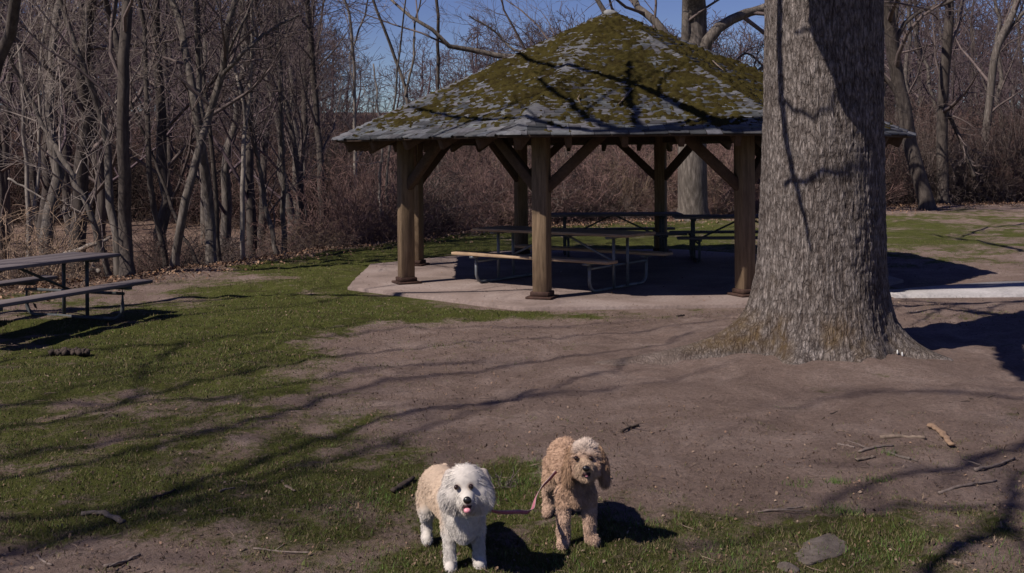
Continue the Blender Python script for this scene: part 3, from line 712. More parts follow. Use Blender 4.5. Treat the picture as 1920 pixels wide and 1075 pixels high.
shade_tree(-6.5, -7.5, 13, .40, [
    ([(2300, 930), (1860, 935), (1620, 945), (1480, 968), (1250, 1010)], 8.5, .035, (7, 4)),
    ([(2300, 730), (1930, 818), (1760, 868), (1640, 895), (1530, 935), (1450, 950)], 8.5, .05, (8, 4)),
    ([(2300, 700), (1920, 745), (1700, 735), (1450, 760)], 9.5, .035, (9, 4)),
    ([(1640, 1130), (1790, 1022), (1880, 968), (1893, 920), (1945, 850)], 6.5, .055, (2, 2)),
    ([(1880, 968), (1912, 1010), (1945, 1070)], 6.5, .035, (1, 1)),
    ], 22, 'large bare tree behind the viewpoint, its branches shading the soil at the right')

# ---- trees of the woods: stems traced individually
def px_tree(d, stems, seed, label, bark='bark_grey', twig='twig', top=11.0, K=(16, 7, 5), name='bare_tree', tl=2.6, base_drop=True, t0=.22):
    """stems: list of (list of (px,py), w_px0, w_px1)"""
    rg_ = np.random.default_rng(seed)
    first = stems[0][0][0]; base = P(first[0], first[1], d); bz = float(ground_full(base[0], base[1]))
    t = empty(name, (base[0], base[1], bz), label, 'tree', 'bare trees along the edge of the woods')
    bt_, bc = MB(), []
    for si, (pl, w0, w1) in enumerate(stems):
        pts = []
        for q, (x, y) in enumerate(pl):
            dd = d + .25*math.sin(seed*1.7+q*1.3)*(q > 0) + si*.1
            pts.append(P(x, y, dd))
        if si == 0: pts.insert(0, np.array([pts[0][0], pts[0][1], bz-.15]))
        m = len(pts); rad = list(np.linspace(w0, w1, m)/2/FPX*d)
        if si == 0: rad[0] *= 1.35
        # carry on above the frame
        v = pts[-1]-pts[-2]; v /= np.linalg.norm(v)
        if pl[-1][1] < 12:
            hgt = top - pts[-1][2]
            for q in (1, 2, 3):
                v = v*.8 + np.array([rg_.normal()*.12, rg_.normal()*.12, .3]); v /= np.linalg.norm(v)
                pts.append(pts[-1]+v*hgt/3); rad.append(rad[-1]*(.72 if q < 3 else .35))
        pts, rad = smooth_poly(pts, rad, 26, .012, rg_)
        bt_.tube(pts, rad, 10, cap=False)
        Lk = np.linalg.norm(pts[-1]-pts[0])
        kids(bc, rg_, pts, rad, min(tl, Lk*.45)/.5, 0, 3, K, .06, .17, t0=t0 if si == 0 else .1)
    o = bt_.build('trunk', M[bark], None, True); o.data.transform(Matrix.Translation((-base[0], -base[1], -bz))); o.parent = t
    b = tubes(bc, .0035); V, A, B = b.arrays()
    mesh_np('crown', V-np.array([base[0], base[1], bz]), [A, B], M[twig], t)
    return t
E_TREES = [
 (19, [([(55, 485), (50, 300), (45, 200), (30, 60), (28, 0)], 9, 6), ([(58, 440), (75, 300), (74, 110), (92, 0)], 7, 4)], 1, 'thin pale tree forked low down behind the left picnic table', 'bark_pale', 'twig_pale'),
 (17, [([(205, 515), (165, 390), (112, 290), (82, 238), (40, 150), (10, 90)], 13, 6)], 2, 'bare grey tree leaning left behind the end of the left picnic table', 'bark_grey', 'twig_pale'),
 (17.5, [([(226, 508), (208, 400), (200, 270), (182, 200), (158, 125), (115, 0)], 18, 9)], 3, 'curved grey tree touching the broad forked trunk on its left side', 'bark_grey', 'twig_pale'),
 (16.6, [([(240, 515), (234, 430), (232, 330), (231, 130), (238, 0)], 28, 19), ([(232, 130), (212, 55), (196, 0)], 13, 10)], 4, 'broadest forked grey trunk at the left edge of the woods', 'bark_dark', 'twig'),
 (18.5, [([(312, 492), (292, 410), (280, 300), (275, 200), (272, 50), (262, 0)], 12, 8)], 5, 'slim dark tree just left of the long diagonal trunk', 'bark_dark', 'twig'),
 (18, [([(325, 497), (345, 390), (375, 270), (400, 200), (420, 130), (425, 60), (442, 0)], 17, 11), ([(418, 140), (455, 100), (500, 62), (560, 28)], 9, 4), ([(428, 100), (450, 50), (470, 0)], 6, 4)], 6, 'long grey trunk leaning diagonally to the right at the edge of the woods', 'bark_grey', 'twig'),
 (19.3, [([(368, 490), (335, 420), (300, 325), (245, 190)], 8, 5)], 7, 'thin leaning stem crossing behind the diagonal trunk', 'bark_dark', 'twig'),
 (19.2, [([(397, 488), (390, 390), (382, 300), (365, 190), (345, 80), (322, 0)], 22, 12), ([(378, 260), (372, 120), (362, 0)], 11, 8)], 8, 'furrowed upright trunk splitting in two, right of the diagonal trunk', 'bark_grey', 'twig'),
 (19.8, [([(410, 482), (402, 330), (388, 200), (375, 90), (370, 0)], 10, 6)], 9, 'slim dark stem pressed against the furrowed upright trunk', 'bark_dark', 'twig'),
 (21, [([(455, 482), (456, 330), (460, 240), (470, 150), (472, 0)], 10, 6), ([(460, 232), (448, 160), (432, 100), (405, 0)], 6, 4)], 10, 'slender pale tree forking at mid height, fourth gap left of the pavilion', 'bark_pale', 'twig_pale'),
 (21.5, [([(517, 470), (498, 380), (482, 290), (468, 230), (448, 150)], 10, 6)], 11, 'thin grey tree leaning left beside a straight one, left of the pavilion', 'bark_grey', 'twig'),
 (22, [([(533, 463), (530, 330), (527, 200), (524, 90), (520, 0)], 11, 7)], 12, 'straight slim upright tree midway between the diagonal trunk and the pavilion', 'bark_grey', 'twig'),
 (27, [([(568, 420), (558, 320), (543, 230), (520, 140), (498, 70), (478, 0)], 12, 8)], 13, 'dark tree bowed to the left behind the straight slim one', 'bark_dark', 'twig'),
 (26, [([(606, 420), (602, 320), (594, 220), (586, 120), (576, 0)], 15, 10)], 14, 'tall dark trunk standing just left of the roof corner', 'bark_dark', 'twig'),
 (28, [([(668, 400), (665, 230), (663, 120), (658, 50), (645, 0)], 7, 5), ([(662, 90), (680, 40), (690, 0)], 4, 3)], 15, 'slender pale tree rising over the left tip of the roof', 'bark_pale', 'twig_pale'),
 (24, [([(716, 442), (712, 340), (716, 270), (708, 200), (700, 120)], 6, 3)], 16, 'pale sapling with a kinked stem just outside the left corner post', 'bark_pale', 'twig_pale'),
 (24.5, [([(729, 440), (726, 350), (730, 270), (740, 180), (752, 80), (760, 0)], 6, 3)], 17, 'thin upright sapling beside the left corner post', 'bark_grey', 'twig'),
 (31, [([(770, 400), (765, 200), (745, 120), (722, 60), (700, 0)], 8, 5), ([(760, 180), (775, 110), (778, 40), (790, 0)], 5, 3)], 18, 'thin forked tree against the blue sky above the left of the roof', 'bark_grey', 'twig'),
 (33, [([(822, 400), (822, 160), (821, 60), (820, 0)], 7, 6)], 19, 'straight bare pole-like trunk against the blue sky over the roof', 'bark_dark', 'twig'),
]
for d, st, sd, lab, bk, tw in E_TREES:
    thin = sd in (16, 17, 7, 9)
    kk = (4, 3, 3) if sd in (19, 18) else ((5, 3, 3) if thin else (15, 7, 5))
    px_tree(d, st, sd, lab, bk, tw, K=kk, tl=1.1 if thin else (1.6 if sd in (15, 18, 19) else 2.4))
# dark limb cutting the top left corner
px_tree(12.5, [([(-60, 560), (-45, 300), (-20, 170), (8, 80), (28, 0)], 30, 20)], 40, 'dark trunk leaning in at the top left corner', 'bark_dark', 'twig', K=(6, 4, 4), tl=2, t0=.5)
# old tree behind the pavilion
px_tree(30.4, [([(1299, 412), (1298, 330), (1300, 200), (1302, 100), (1300, 20), (1300, 0)], 60, 44), ([(1312, 110), (1335, 62), (1370, 38), (1410, 22), (1450, 8), (1540, -40)], 24, 13),
              ([(1296, 110), (1287, 60), (1288, 0)], 18, 14), ([(1290, 150), (1245, 60), (1205, 22), (1190, 0)], 18, 12), ([(1290, 190), (1230, 120), (1165, 60), (1140, 30), (1120, 0)], 16, 9),
              ([(1285, 230), (1120, 170), (1050, 118), (940, 105), (870, 90), (838, 85), (808, 55), (768, 30), (740, 5)], 15, 5), ([(1160, 190), (1070, 120), (1010, 98), (960, 92), (930, 62), (880, 30)], 8, 3),
              ([(1310, 240), (1380, 180), (1440, 120), (1500, 100)], 12, 5), ([(1305, 200), (1370, 130), (1400, 100), (1440, 132)], 6, 3)],
        50, 'old thick grey tree behind the pavilion, seen through its back bay', 'bark_grey', 'twig', K=(14, 6, 5), tl=4.2, top=15, t0=.5)
px_tree(33, [([(1740, 385), (1712, 290), (1690, 180), (1672, 80), (1664, 0)], 30, 22), ([(1676, 90), (1700, 40), (1740, 15), (1790, 0)], 10, 5), ([(1690, 190), (1650, 140), (1560, 110), (1500, 128), (1450, 130)], 9, 4)], 51, 'dark rough tree leaning left, half hidden behind the big trunk', 'bark_dark', 'twig', K=(12, 5, 4), tl=3.5, top=14)
px_tree(36, [([(1768, 385), (1766, 280), (1770, 150), (1778, 60), (1780, 0)], 24, 16), ([(1770, 200), (1800, 260), (1828, 330)], 6, 9)], 52, 'dark vine-clad upright trunk at the right with a stem crossing below it', 'bark_dark', 'twig', K=(14, 5, 4), tl=3.4, top=14)
px_tree(40, [([(1840, 380), (1850, 240), (1868, 100), (1890, 45), (1908, 0)], 16, 12), ([(1872, 90), (1905, 40), (1940, 0)], 7, 5)], 53, 'grey tree leaning right near the right edge of the woods', 'bark_grey', 'twig', K=(12, 5, 4), tl=3.4, top=14)

# ---- trees deeper in the woods: prototypes copied
protos = []
for k in range(7):
    rg_ = np.random.default_rng(300+k); H = rg_.uniform(11, 15); ln = rg_.normal(size=2)*.8
    pts, rad = smooth_poly([(0, 0, -.3), (ln[0]*.1, ln[1]*.1, H*.2), (ln[0]*.5, ln[1]*.4, H*.55), (ln[0]*1.3, ln[1]*1.2, H)], [.17, .125, .085, .02], 18, .06, rg_)
    bt_ = MB(); bt_.tube(pts, rad, 7, cap=False); bc = []
    kids(bc, rg_, pts, rad, 7.5, 0, 3, (13, 6, 4), .07, .17, t0=.15)
    bc = [(a, np.maximum(r, .007), l) for a, r, l in bc]
    tm = bt_.build('trunk', M[['bark_dark', 'bark_grey', 'bark_dark'][k % 3]], None, True); bcm = tubes(bc, .007, lambda l, r: 3 if l > 0 else 5).build('crown', M['twig_far' if k % 2 else 'twig'])
    protos.append((tm, bcm))
fr = np.random.default_rng(5); GRP = 'bare trees deep in the woods'; made = 0; used_p = set()
def place_tree(x, y, s, rz, k):
    global made
    tm, bcm = protos[k]
    e = bpy.data.objects.new('bare_tree', None); sc.collection.objects.link(e)
    e.location = (x, y, float(ground_full(x, y))); e.rotation_euler = (fr.normal()*.03, fr.normal()*.03, rz); e.scale = (s, s, s*fr.uniform(.9, 1.1))
    tag(e, 'slender bare tree deep in the shaded woods behind the brush', 'tree', GRP)
    for o in (tm, bcm):
        if k in used_p: c = o.copy(); sc.collection.objects.link(c)
        else: c = o
        c.parent = e
    used_p.add(k); made += 1
cells = []
for _ in range(900):
    y = 19 + 75*fr.random()**1.25; x = y*fr.uniform(-.55, .55)
    e = y - float(edge_y(x))
    if e < 4.5 or (y < 36 and fr.random() < .6): continue
    px = PPX + FPX*x/y
    if 580 < px < 1650 and (y < 62 or fr.random() < .35): continue   # open glade behind the pavilion
    if px < 640 and abs(e) < 6 and fr.random() < .5: continue
    if any((x-a)**2+(y-b_)**2 < 2.2 for a, b_ in cells): continue
    cells.append((x, y)); 
    s = fr.uniform(.75, 1.15)
    if 570 < px < 1460: s *= .55
    place_tree(x, y, s, fr.random()*6.28, int(fr.integers(7)))
    if made >= 190: break

# ---- distant wood, one mass
def cloud(protos_, placements, name, mat, col=None):
    Vs, F4s, F3s, Cs, n = [], [], [], [], 0
    for (k, x, y, z, s, sz, rz, c) in placements:
        V, A, B = protos_[k]; ca, sa = math.cos(rz), math.sin(rz)
        W = np.stack([(V[:, 0]*ca-V[:, 1]*sa)*s+x, (V[:, 0]*sa+V[:, 1]*ca)*s+y, V[:, 2]*sz+z], 1)
        Vs.append(W); F4s.append(A+n); F3s.append(B+n); n += len(V)
        if c is not None: Cs.append(np.broadcast_to(c, (len(V), 3)))
    return mesh_np(name, np.concatenate(Vs), [np.concatenate(F4s), np.concatenate(F3s)], mat, None, np.concatenate(Cs) if Cs else None)
far = []
for k in range(4):
    rg_ = np.random.default_rng(600+k); bc = []
    pts, rad = smooth_poly([(0, 0, -.3), (.1, .2, 4), (.3, -.2, 10)], [.2, .15, .04], 8, .1, rg_); bc.append((pts, rad, 1))
    kids(bc, rg_, pts, rad, 7.5, 0, 3, (13, 6, 5), .08, .2, t0=.1)
    far.append(tubes([(a, np.maximum(r, .018), 2) for a, r, l in bc]).arrays())
pl = []
for _ in range(230):
    y = fr.uniform(78, 125); x = y*fr.uniform(-.62, .62); px = PPX+FPX*x/y
    if 590 < px < 900 and fr.random() < .45: continue
    s = fr.uniform(.8, 1.2)*(1.15 if px < 590 or px > 1640 else .92 if px > 880 else .75)
    pl.append((int(fr.integers(4)), x, y, float(ground_full(x, y))-.3, s*1.15, s, fr.random()*6.28, None))
tag(cloud(far, pl, 'distant_woods', M['twig_far']), 'purplish grey mass of bare trees far behind the clearing', 'woods', kind='stuff')

# ---- brush
br = []
for k in range(8):
    rg_ = np.random.default_rng(700+k); bc = []
    for _ in range(26):
        a = rg_.random()*6.28; r0 = rg_.random()*.7; p = np.array([math.cos(a)*r0, math.sin(a)*r0, -.1])
        d = np.array([rg_.normal()*.45, rg_.normal()*.45, 1.0]); grow(bc, rg_, p, d, rg_.uniform(.7, 1.6), rg_.uniform(.006, .011), 0, 2, (4, 3), -.05 if k % 2 else .03, .24)
    br.append(tubes([(a[::1], np.maximum(r, .0038), 2) for a, r, l in bc]).arrays())
pl = []
RED = np.array([.125, .078, .068]); GREY = np.array([.13, .10, .088]); TAN = np.array([.22, .155, .11]); DK = np.array([.07, .052, .045])
for _ in range(1500):
    x = fr.uniform(-24, 30); e = abs(fr.normal())*6.0 + .5; y = float(edge_y(x)) + e
    if abs(x) > .6*y: continue
    px = PPX+FPX*x/y
    u = fr.random()
    if px < 640: c = RED if u < .25 else (TAN if u < .5 else (GREY if u < .8 else DK)); sz = fr.uniform(.35, .95)
    elif px < 1640: c = RED*1.55 if u < .7 else (TAN*.9 if u < .85 else GREY); sz = fr.uniform(.9, 1.8)*(.8 if e < 1.5 else 1)
    else: c = RED*.8 if u < .4 else (DK if u < .7 else GREY); sz = fr.uniform(1.0, 2.4)
    if px < 640 and e < 4 and fr.random() < .62: continue
    if e < 1.2: sz *= .55
    pl.append((int(fr.integers(8)), x, y, float(ground_full(x, y)), fr.uniform(.8, 1.4)*(.8 if sz < .8 else 1.15), sz, fr.random()*6.28, c*fr.uniform(.75, 1.25)))
tag(cloud(br, pl, 'brush', M['brush']), 'tangled reddish brown leafless brush along the edge of the woods', 'brush', kind='stuff')
# dense backing of far brush (fine upright stems)
pl = []
for _ in range(900):
    y = fr.uniform(40, 78); x = y*fr.uniform(-.56, .56); e = y-float(edge_y(x))
    if e < 5: continue
    c = (RED if fr.random() < .5 else DK)*fr.uniform(.7, 1.2)
    pl.append((int(fr.integers(8)), x, y, float(ground_full(x, y)), fr.uniform(1.6, 2.6), fr.uniform(1.3, 3.0), fr.random()*6.28, c))
tag(cloud(br, pl, 'undergrowth', M['brush']), 'dim undergrowth filling the woods behind the nearer brush', 'undergrowth', kind='stuff')

# fallen pale branches in the brush
for pts_, w_, lab in ((((120, 478), (165, 462), (208, 445)), .05, 'pale fallen branch lying in the brush above the left picnic table'), (((165, 492), (188, 512)), .07, 'short pale broken log in the brush beside the leaning tree'), (((15, 335), (60, 360), (88, 378)), .02, 'thin pale dead branch hanging at the far left')):
    b = MB(); q = [P(x, y, 18.2) for x, y in pts_]
    q, r2 = smooth_poly(q, np.linspace(w_, w_*.6, len(q)), 9, .02, rng); b.tube(q, r2, 7); tag(b.build('fallen_branch', M['bark_pale'], None, True), lab, 'branch', 'fallen branches')

# yellow railing beyond the woods
b0 = empty('metal_railing', (*G(1675, 345)[:2], 0), 'yellow metal railing glimpsed through the brush right of the big trunk', 'railing')
b0.location = tuple(P(1660, 300, 44) * [1, 1, 0])
o = np.array(b0.location); yb = lambda x, y: P(x, y, 44) - o
for z0, z1 in ((289, 289), (317, 317)):
    b = MB(); b.bar(yb(1560, z0), yb(1700, z1), .05, .07); b.build('rail', M['yellow'], b0)
for x in (1580, 1620, 1660, 1698):
    b = MB(); b.box(yb(x, 312), (.07, .07, 1.1)); b.build('post', M['yellow'], b0)

# ------------------------------------------------------------------ leaf litter along the wood edge and on the lawn
def leaves(name, XY, size, cols, mat, label, cat, lift=.01, flat=.35):
    n = len(XY); rg_ = np.random.default_rng(len(XY))
    x, y = XY[:, 0], XY[:, 1]; z = ground_full(x, y)+lift
    a = rg_.random(n)*6.28; s = size*rg_.uniform(.5, 1.3, n); el = rg_.uniform(.4, .8, n)
    u = np.stack([np.cos(a), np.sin(a), rg_.normal(size=n)*flat], 1); v = np.stack([-np.sin(a), np.cos(a), rg_.normal(size=n)*flat], 1)
    c = np.stack([x, y, z+abs(u[:, 2])*s], 1)
    V = np.stack([c-u*s[:, None], c+v*(s*el)[:, None], c+u*s[:, None], c-v*(s*el)[:, None]+[0, 0, .006]], 1).reshape(-1, 3)
    F = np.arange(4*n).reshape(-1, 4); F = np.concatenate([F[:, [0, 1, 2]], F[:, [0, 2, 3]]])
    C = np.repeat(cols[rg_.integers(len(cols), size=n)]*rg_.uniform(.7, 1.3, n)[:, None], 4, axis=0)
    o = mesh_np(name, V, F, mat, None, C); tag(o, label, cat, kind='stuff')
rl = np.random.default_rng(99)
n = 48000; x = rl.uniform(-12, 22, n); y = edge_y(x) + rl.normal(size=n)*1.4 + .8
k = (np.abs(x) < .55*y); XY = np.stack([x, y], 1)[k]
LC = np.array([[.30, .17, .10], [.40, .25, .16], [.22, .13, .09], [.34, .24, .17], [.15, .09, .06]])
leaves('dead_leaves', XY, .025, LC*.62, M['leafcol'], 'brown fallen leaves banked along the edge of the woods', 'leaves', .02, .5)
n = 7000; y = 3.9 + 16*rl.random(n)**1.5; x = y*rl.uniform(-.5, .5, n)
k = np.hypot(x-CX, y-CY) > RS+.1
CH = np.array([[.22, .16, .115], [.16, .10, .07], [.09, .06, .045], [.06, .04, .03], [.20, .13, .085], [.12, .08, .055]])
leaves('leaf_scraps', np.stack([x, y], 1)[k], .009, CH, M['leafcol'], 'small scraps of dry leaf, bark and chips strewn over the lawn', 'litter', .006, .3)
n = 12000; y = 3.9 + 9*rl.random(n)**1.3; x = y*rl.uniform(-.5, .5, n)
k = np.hypot(x-CX, y-CY) > RS+.1
leaves('soil_crumbs', np.stack([x, y], 1)[k], .006, CH*.7, M['leafcol'], 'crumbs of soil, gravel and mulch scattered over the bare earth', 'gravel', .003, .9)

# grass blades
def blades(n, ylo, yhi, h, w_, pw, thr, seed):
    rg_ = np.random.default_rng(seed); y = ylo+(yhi-ylo)*rg_.random(n)**pw; x = y*rg_.uniform(-.5, .5, n)
    g = turf_at(x, y) + .35*noise(x*9, y*9, 0, 5) + .2*rg_.normal(size=n)
    k = (g > thr) & (np.hypot(x-CX, y-CY) > RS+.05) & (y - edge_y(x) < -.3) & ~((x > 4.6) & (np.abs(y-14.0) < .8)) & (np.hypot(x-TX, y-TY) > .85)
    x, y, g = x[k], y[k], g[k]; n = len(x); z = ground_full(x, y)-.002
    a = rg_.random(n)*6.28; hh = h*rg_.uniform(.35, 1.1, n)*np.clip(.5+g*.6, .5, 1.3); ww = w_*rg_.uniform(.6, 1.3, n)
    lx, ly = rg_.normal(size=n)*.45*hh, rg_.normal(size=n)*.45*hh
    A = np.stack([x-np.cos(a)*ww, y-np.sin(a)*ww, z], 1); B = np.stack([x+np.cos(a)*ww, y+np.sin(a)*ww, z], 1); T = np.stack([x+lx, y+ly, z+hh], 1)
    C = np.array([.078, .098, .028])*rg_.uniform(.6, 1.4, n)[:, None]; dry = rg_.random(n) < .5; C[dry] = np.array([.15, .118, .065])*rg_.uniform(.6, 1.2, dry.sum())[:, None]
    return np.stack([A, B, T], 1).reshape(-1, 3), np.repeat(C, 3, 0)
V1, C1 = blades(230000, 3.9, 9.5, .024, .0020, 1.35, .48, 1); V2, C2 = blades(90000, 9.0, 22, .03, .0045, 1.1, .5, 2)
V3, C3 = blades(70000, 3.9, 11, .016, .0018, 1.3, -.6, 3); C3 = np.repeat(np.array([.145, .11, .07])*np.random.default_rng(1).uniform(.5, 1.3, len(C3)//3)[:, None], 3, 0)
TV, TC = [V1, V2, V3], [C1, C2, C3]; rt = np.random.default_rng(4)
for px, py, n, sp, hh in ((1570,893,50,.035,.04),(1505,893,60,.05,.035),(1582,945,90,.045,.05),(1665,842,50,.03,.04),(1480,755,70,.08,.035),(1640,887,60,.05,.035),(960,890,160,.10,.045),(930,925,160,.12,.045),(1020,870,120,.10,.04),(1200,965,150,.12,.045),(1640,1030,150,.12,.045),(1720,1000,120,.1,.04),(720,930,140,.1,.045),(1700,770,60,.06,.03),(650,960,120,.12,.04),(1340,1045,140,.12,.045),(1880,1035,80,.08,.04),(1370,1010,120,.1,.04),(1060,1050,120,.1,.04),(700,1050,100,.1,.04)):
    g = G(px, py); x = g[0]+rt.normal(size=n)*sp; y = g[1]+rt.normal(size=n)*sp; z = ground_full(x, y)-.002; a = rt.random(n)*6.28; h2 = hh*rt.uniform(.5, 1.1, n); w2 = .0022
    A_ = np.stack([x-np.cos(a)*w2, y-np.sin(a)*w2, z], 1); B_ = np.stack([x+np.cos(a)*w2, y+np.sin(a)*w2, z], 1); T_ = np.stack([x+rt.normal(size=n)*.4*h2, y+rt.normal(size=n)*.4*h2, z+h2], 1)
    TV.append(np.stack([A_, B_, T_], 1).reshape(-1, 3)); TC.append(np.repeat(np.array([.065, .105, .025])*rt.uniform(.7, 1.4, n)[:, None], 3, 0))
V = np.concatenate(TV); C = np.concatenate(TC)
n = 500; a_ = rt.random(n)*6.28; r_2 = RS*np.sqrt(rt.random(n)); sxy = np.stack([CX+r_2*np.cos(a_), CY+r_2*np.sin(a_)], 1)
_gf = ground_full; ground_full = lambda x, y: np.asarray(x)*0.0
leaves('blown_leaves', sxy, .014, CH, M['leafcol'], 'a few blown dry leaves scattered over the concrete pad', 'leaves', .008, .25); ground_full = _gf
tag(mesh_np('grass', V, np.arange(len(V)).reshape(-1, 3), M['leafcol'], None, C), 'short patchy green grass growing over the lawn', 'grass', kind='stuff')

# fine twig debris, too many to count
bt2 = MB(); rt = np.random.default_rng(44)
for _ in range(420):
    y = 4.0 + 8.5*rt.random()**1.2; x = y*rt.uniform(-.5, .5); z = float(ground_full(x, y))+.004; a = rt.random()*3.14; L = rt.uniform(.02, .11)
    d = np.array([math.cos(a), math.sin(a), rt.normal()*.05])*L; k_ = rt.normal(size=3)*[.15*L, .15*L, .02*L]
    bt2.tube([[x, y, z], np.array([x, y, z])+d*.5+k_, np.array([x, y, z+.002])+d], [.0022, .0018, .001], 4, col=np.array([.13, .095, .075])*rt.uniform(.4, 1.8))
tag(bt2.build('twig_debris', M['leafcol']), 'fine broken twigs scattered thinly over the lawn and soil', 'twigs', kind='stuff')
# ------------------------------------------------------------------ sticks and stones on the ground
def stick(pxs, r, mat, label, name='stick', forks=0, flat=1.0, group='sticks and bark lying on the ground', lift=.0, seed=0):
    rg_ = np.random.default_rng(int(pxs[0][0])+seed); pts = []
    for x, y in pxs:
        g = G(x, y); g[2] = float(ground_full(g[0], g[1])) + r*.8*flat + lift; pts.append(g)
    if len(pts) == 2: pts.insert(1, (pts[0]+pts[1])/2 + rg_.normal(size=3)*[.012, .012, .003])
    pts, rad = smooth_poly(pts, np.linspace(r, r*.7, len(pts)), 12, r*.22, rg_)
    b = MB(); b.tube(pts, rad*(1+.15*rg_.normal(size=len(rad))), 8)
    for f in range(forks):
        i = 3+int(rg_.integers(6)); q = pts[i]; d = rg_.normal(size=3)*.08; d[2] = abs(d[2])*.3
        b.tube([q, q+d*.5+[0, 0, .005], q+d], [r*.6, r*.45, r*.25], 6)
    V, A, B = b.arrays(); c = pts[len(pts)//2].copy(); V = V-c
    if flat != 1: V[:, 2] *= flat
    o = mesh_np(name, V, [A, B], M[mat], None, smooth=True); o.location = tuple(c); tag(o, label, 'stick' if name == 'stick' else name.replace('_', ' '), group); return o
stick([(1650, 812), (1735, 817)], .015, 'wood_pale', 'straight pale cut log lying on bare soil at the right')
o = stick([(1745, 790), (1762, 806), (1785, 828)], .028, 'bark_orange', 'orange tan slab of bark beside the pale cut log', 'bark_slab', flat=.5)
stick([(1570, 827), (1602, 834)], .008, 'stick', 'short thin twig left of the pale cut log')
stick([(1610, 838), (1640, 834), (1675, 829)], .009, 'stick', 'thin twig on the soil just below the pale cut log', forks=1)
stick([(1778, 757), (1820, 753), (1864, 745)], .012, 'stick_dark', 'dark forked branch far right above the bark slab', forks=3)
stick([(1828, 872), (1860, 864), (1902, 851)], .010, 'stick', 'grey knobbly stick near the right edge below the bark slab', forks=1)
stick([(1760, 906), (1810, 899), (1868, 890)], .009, 'stick', 'long thin straight stick near the lower right')
stick([(1318, 742), (1342, 732)], .012, 'stick_dark', 'small dark stick in the middle of the bare soil left of the roots')
stick([(1540, 776), (1556, 768), (1572, 762)], .009, 'stick_dark', 'short dark curved twig in front of the big trunk')
stick([(1165, 808), (1197, 795)], .010, 'stick_dark', 'pair-like dark twig on soil above and right of the brown dog', forks=2)
stick([(735, 921), (752, 912), (774, 897)], .020, 'stick_dark', 'black chunk of bark on the grass left of the white dog', 'bark_chunk', flat=.7)
stick([(522, 1080), (552, 1058)], .022, 'stick_dark', 'dark bark chunk at the bottom edge of the lawn', 'bark_chunk', flat=.7)
stick([(288, 926), (328, 908)], .008, 'stick_dark', 'dark stick on the shaded grass at the left')
stick([(412, 925), (440, 916)], .006, 'stick', 'tiny grey stick right of the dark stick on shaded grass')
stick([(152, 956), (190, 955), (230, 972)], .022, 'stone', 'weathered grey root piece on the grass at lower left', 'root_piece', flat=.6)
stick([(536, 911), (553, 921)], .010, 'wood_pale', 'pale wood chip on the grass midway left of the white dog', 'wood_chip', flat=.5)
stick([(68, 1018), (82, 1034), (98, 1044)], .006, 'stick', 'thin bent twig on soil in the lower left corner')
stick([(195, 1046), (225, 1038), (262, 1027)], .009, 'stick', 'grey stick on bare soil at the lower left', forks=1)
stick([(475, 1019), (530, 1024), (582, 1030)], .005, 'stick', 'long wiry twig on the grass near the bottom, left of the white dog', forks=1)
stick([(1420, 941), (1462, 940), (1505, 934)], .006, 'stick', 'wiry twig on soil between the brown dog and the rock', forks=1)
stick([(1665, 840), (1690, 850), (1706, 857)], .010, 'stone', 'small grey forked stick just above the right foreground shadow', forks=2)
stick([(1270, 590), (1283, 587)], .014, 'stick_dark', 'tiny dark stub beside the pavilion pad')
stick([(1605, 853), (1638, 847)], .018, 'wood_pale', 'little pale mound of splintered wood left of the forked stick', 'wood_chip', flat=.5)
stick([(1775, 1040), (1800, 1046)], .012, 'wood_pale', 'pale curled bark fragment on the grass at the bottom right', 'wood_chip', flat=.8, forks=1)
stick([(918, 903), (928, 912)], .007, 'wood_pale', 'pale sliver of wood behind the head of the white dog', 'wood_chip')
# clod and weed tangle
b = MB(); g = G(130, 660)
for k in range(34):
    u_ = rng.uniform(-1, 1); b.ball([.17*u_, rng.uniform(-.04, .04), .012+.02*(1-u_*u_)*rng.random()], rng.uniform(.015, .034), 8, rough=.5, seed=k)
o = b.build('dirt_clod', M['stick_dark'], None, True); o.location = (g[0], g[1], -.02); tag(o, 'lumpy dark clod of earth on the grass below the left picnic table', 'clod')
bc = []; rw = np.random.default_rng(8); g = G(952, 902)
for k in range(14): grow(bc, rw, [rw.uniform(-.05, .05), rw.uniform(-.03, .03), 0], [rw.normal(), rw.normal(), .7], rw.uniform(.06, .13), .0018, 1, 2, (3, 3), -.05, .3)
o = tubes(bc, .0012).build('dry_weed', M['twig']); o.location = (g[0], g[1], -.03); tag(o, 'small tangled dry weed on the grass between the two dogs', 'weed')
def rock(px, py, sx_, sy_, sz_, rz, seed, label):
    g = G(px, py); u = np.linspace(0.01, math.pi-.01, 26); v = np.arange(48)*2*math.pi/48
    U, Vv = np.meshgrid(u, v, indexing='ij'); X = np.stack([np.sin(U)*np.cos(Vv), np.sin(U)*np.sin(Vv), np.cos(U)], -1)
    r = 1+.10*fbm(X[..., 0]*8, X[..., 1]*8, X[..., 2]*8, seed+5, 3)+.22*fbm(X[..., 0]*1.5+seed, X[..., 1]*1.5, X[..., 2]*1.5, seed, 4); X = X*r[..., None]*[sx_, sy_, sz_]
    m, n = U.shape; i = np.arange(m-1)[:, None]*n; j = np.arange(n)[None]; k = (j+1) % n
    F = np.stack([i+j, i+n+j, i+n+k, i+k], -1).reshape(-1, 4)
    o = mesh_np('rock', X.reshape(-1, 3), F, M['stone'], None, smooth=True); o.location = (g[0], g[1], float(ground_full(g[0], g[1]))-sz_*.35); o.rotation_euler = (0, 0, rz); tag(o, label, 'rock', 'flat rocks in the turf')
rock(1552, 1004, .26, .10, .022, .84, 3, 'long flat grey rock bedded in the grass at lower right')
rock(1478, 1042, .05, .07, .030, .3, 5, 'small grey rock just lower left of the long flat rock')
